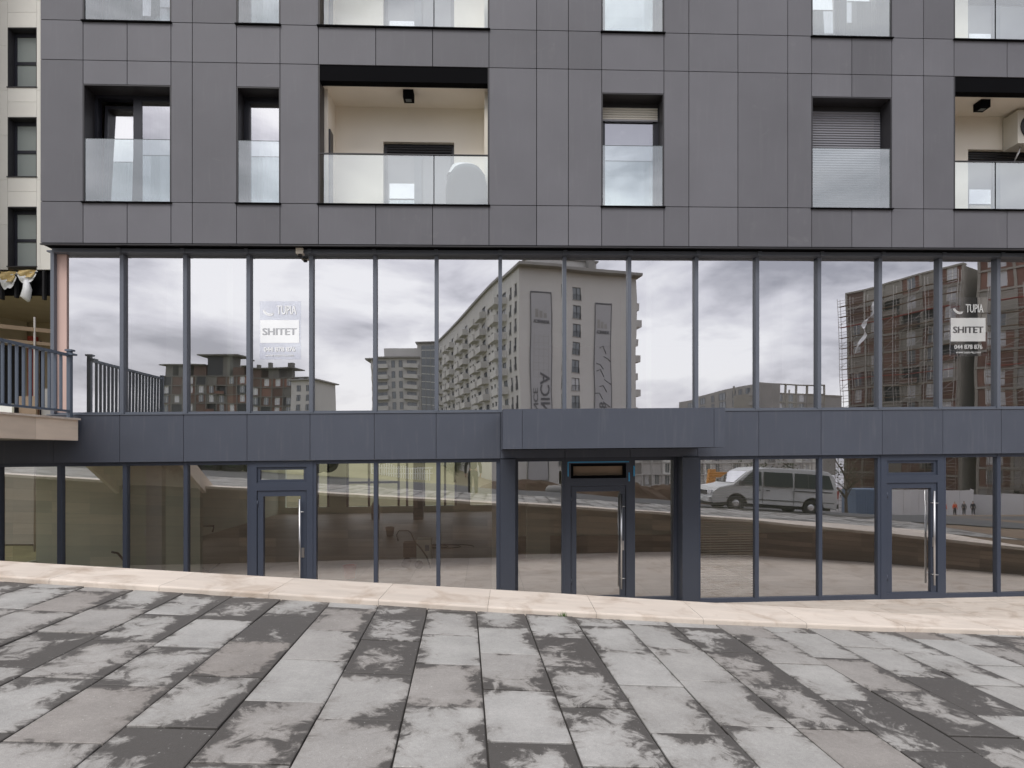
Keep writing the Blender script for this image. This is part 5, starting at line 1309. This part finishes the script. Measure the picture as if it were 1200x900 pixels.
# B4: red brick building with scaffolding
b4 = thing('brick_building', 'unfinished red brick and concrete apartment building, reflected at the right', 'building', (78, -72, -8))
T4, L4 = frame_building(b4, (71.7, -85.9), (79.6, -68.1), -8, 31.9, 3.07, 0, 6, ['brick', 'brick', 'brick_dark', 'concrete'], .42, 5)
b4b = thing('brick_building', 'taller nearer red brick building with deep bays at the far right edge, reflected', 'building', (86, -62, -8))
T5, L5 = frame_building(b4b, (81.2, -66.6), (93, -46), -8, 33.2, 3.07, 0, 6, ['brick', 'concrete', 'render_grey', 'brick'], .40, 8)
def scaffold(T, s0, s1, z0, z1, label, out=1.1):
    o = thing('scaffolding', label, 'scaffolding', T((s0+s1)/2, out, z0), 'tube scaffolding on the brick buildings'); n = max(1, int((s1-s0)/2.4)); i = 0
    for k in range(n+1):
        for y in (out, out+.9):
            m = MB(T); x = lerp(s0, s1, k/n); m.tube([(x, y, z0), (x, y, z1)], .05, 'scaffold_steel', 5); m.build('standard', o)
    z = z0+2; 
    while z < z1-.2 and i < 30:
        m = MB(T); m.box(s0, s1, out+.05, out+.85, z-.05, z, 'timber' if i % 5 else 'red_paint'); m.build('platform', o)
        m = MB(T); m.tube([(s0, out+.9, z+.5), (s1, out+.9, z+.5)], .035, 'scaffold_steel', 5); m.tube([(s0, out+.9, z+1.0), (s1, out+.9, z+1.0)], .035, 'scaffold_steel', 5); m.build('guard_rail', o)
        z += 2.0; i += 1
    for k in range(n):
        m = MB(T); x0, x1 = lerp(s0, s1, k/n), lerp(s0, s1, (k+1)/n); zz = z0+k % 2*2
        while zz < z1-2.2: m.tube([(x0, out+.94, zz), (x1, out+.94, zz+2)], .03, 'scaffold_steel', 4); zz += 4
        m.build('brace', o)
    return o
near4 = lambda T, L_: None
scaffold(T4, -.6, L4+.2, -7, 30.5, 'tube scaffolding with red and brown decks across the whole brick front')
scaffold(T5, 2, 9, -7, 27, 'tall scaffold tower with diagonal braces on the nearer brick building', 1.3)
# torn netting on the scaffold
m = MB(T4); 
a0 = 3 if (T4(0, 0, 0)-Vector((71.7, -85.9, 0))).length < 1 else L4-3
sg = 1 if a0 == 3 else -1
for k in range(14):
    P_ = lambda k, e: (a0+sg*(3.2-.22*k+.5*math.sin(k*.8))+sg*e*(.25+.25*math.sin(k*1.3)), 2.2+.15*math.sin(k*1.7), 28.5-.62*k-.35*math.sin(k*.5))
    m.face([P_(k, -1), P_(k, 1), P_(k+1, 1), P_(k+1, -1)], 'plastic_sheet', .5, smooth=True)
m.build('torn_netting', label='pale torn netting blowing from the scaffold of the brick building', category='netting')

# B5: unfinished group at the far left
b5 = thing('unfinished_block', 'unfinished brick and concrete block with a flat-roofed stair tower, reflected low at the left', 'building', (-68, -172, -2))
T6, L6 = frame_building(b5, (-93.7, -177.8), (-47, -164.5), -2, 25.8, 2.95, 0, 13, ['brick_dark', 'brick_dark', 'concrete_dark', 'dark_opening', 'brick'], .45, 12, slab='concrete_dark')
f6 = (T6(0, 0, 0)-Vector((-93.7, -177.8, 0))).length < 1; g6 = (lambda s: s) if f6 else (lambda s: L6-s)
def bx6(s0, s1, o0, o1, z0, z1, mt_, nm):
    m = MB(T6); a, b = sorted((g6(s0), g6(s1))); m.box(a, b, o0, o1, z0, z1, mt_); m.build(nm, b5)
bx6(14.5, 20.5, -6, -1, 25.8, 32.2, 'dark_opening', 'stair_tower'); bx6(20.5, 23, -6, -.8, 25.8, 32.2, 'concrete_dark', 'stair_tower'); bx6(11.5, 26.5, -7, .6, 32.2, 32.6, 'concrete_dark', 'tower_roof')
bx6(0.5, 3, -6, -1, 25.8, 29.2, 'concrete_dark', 'pier'); bx6(5, 8, -6, -1, 25.8, 29.2, 'concrete_dark', 'pier'); bx6(9.5, 14, -6, -1, 25.8, 29.2, 'brick_dark', 'pier'); bx6(-1, 14.3, -7, .4, 29.2, 29.5, 'concrete_dark', 'loft_roof')
bx6(24, 28, -6, -1, 25.8, 28.6, 'brick_dark', 'pier'); bx6(30, 33, -6, -1, 25.8, 28.6, 'brick_dark', 'pier'); bx6(35.5, 39, -6, -1, 25.8, 28.6, 'concrete_dark', 'pier'); bx6(41, 42.5, -4, -2.5, 25.8, 30.6, 'concrete_dark', 'chimney')
bx6(30, 31, -4, -3, 28.8, 30.4, 'concrete_dark', 'chimney'); bx6(34, 35, -4, -3, 28.8, 31.0, 'concrete_dark', 'chimney'); bx6(27, 44, -7, .4, 28.6, 28.9, 'concrete_dark', 'loft_roof')
b5b = thing('white_gable_house', 'pale rendered block with slit windows joined to the unfinished block, reflected', 'building', (-42, -160, -2))
m = MB(T6); a, b = sorted((g6(L6-4.0), g6(L6+3.6))); m.box(a, b, -12, 1.5, -2, 24.4, 'render_white'); m.build('wall', b5b)
m = MB(T6); m.box(a-.8, b+1.2, -12.5, 2.4, 24.4, 24.8, 'render_grey'); m.build('roof', b5b)
for k in range(7):
    for s0 in (-2.2, .6):
        a, b = sorted((g6(L6+s0), g6(L6+s0+1.1))); far_window(T6, a, b, 21-3*k, 22.9-3*k, b5b, rail=False, depth=-1.53)

# ------------------------------------------------------------------ trees behind the street
def tree(P, h, cr, seed, label, bare=False):
    rr = random.Random(seed); P = Vector(P); o = thing('tree', label, 'tree', P, 'trees beyond the street')
    m = MB(); trunk = [P+Vector((rr.uniform(-.05, .05)*k, rr.uniform(-.05, .05)*k, h*.5*k/4)) for k in range(5)]
    m.tube(trunk, [.16*h/6*(1-.12*k) for k in range(5)], 'bark', 8, raw=True); tips = []
    for k in range(11):
        a = rr.random()*6.28; el = rr.uniform(.5, 1.2); s0 = trunk[rr.choice((2, 3, 4))]; l = h*rr.uniform(.25, .45)
        e1 = s0+Vector((math.cos(a)*math.cos(el), math.sin(a)*math.cos(el), math.sin(el)))*l*.5; e2 = e1+Vector((math.cos(a+.3)*math.cos(el*.8), math.sin(a+.3)*math.cos(el*.8), math.sin(el)))*l*.5
        m.tube([s0, e1, e2], [.07*h/6, .045*h/6, .015], 'bark', 5, raw=True); tips += [e1, e2]
        for q in range(2):
            d = Vector((rr.uniform(-1, 1), rr.uniform(-1, 1), rr.uniform(0, 1)))*l*.4; m.tube([e1, e1+d], [.025, .008], 'bark', 4, raw=True); tips.append(e1+d)
    m.build('trunk', o)
    m = MB(); n = 350 if bare else 2600
    cl_ = [(t, rr.uniform(.35, .75)*cr*.5) for t in tips]+[(P+Vector((rr.gauss(0, cr*.4), rr.gauss(0, cr*.4), h*.7+rr.gauss(0, h*.12))), cr*.35) for _ in range(8)]
    for k in range(n):
        c, r0 = rr.choice(cl_); d = Vector((rr.gauss(0, 1), rr.gauss(0, 1), rr.gauss(0, 1))).normalized()*r0*rr.random()**.4
        p = c+d; s_ = rr.uniform(.05, .11)*(h/5)**.5; u = Vector((rr.gauss(0, 1), rr.gauss(0, 1), rr.gauss(0, 1))).normalized(); v = u.orthogonal().normalized()
        m.face([p-u*s_, p+v*s_*.5, p+u*s_, p-v*s_*.5], 'leaf', raw=True)
    m.build('crown', o)
for i, (x, y, h, cr, lab, br_) in enumerate([(-9.5, -14.5, 3.4, 2.8, 'low leafy dark tree beside the truck', False), (-17, -24, 3.8, 3.2, 'leafy tree behind the truck cab, leftmost of the trees', False), (-9, -42, 4.2, 3.4, 'round green tree in the middle of the far grass', False), (-20, -48, 4.4, 4, 'broad green tree standing behind the leftmost trees', False), (-1.5, -52, 4.6, 3, 'thin tree in front of the pale block, rightmost of the leafy trees', False), (17.6, -13, 4.2, 2.2, 'nearly bare tree behind the van tail', True), (36, -33, 6.5, 3.2, 'bare branching tree beside the blue-grey container', True)]):
    tree((x, y, terr(x, y)-.05), h, cr, 20+i, lab, br_)
# low white picket fence on the grass
pf = thing('picket_fence', 'low white picket fence on the grass, reflected left of the entrance column', 'fence', (-6, -30, terr(-6, -30)))
for k in range(26):
    x = -8.4+k*.2; z = terr(x, -30); m = MB(); m.box(x, x+.11, -30.02, -29.98, z, z+1.0+.1*math.sin(k), 'plaster_white'); m.build('picket', pf)
m = MB()
for z in (.3, .75): m.box(-8.4, -3.1, -30.06, -30.021, terr(-6, -30)+z, terr(-6, -30)+z+.08, 'plaster_white')
m.build('rail', pf)
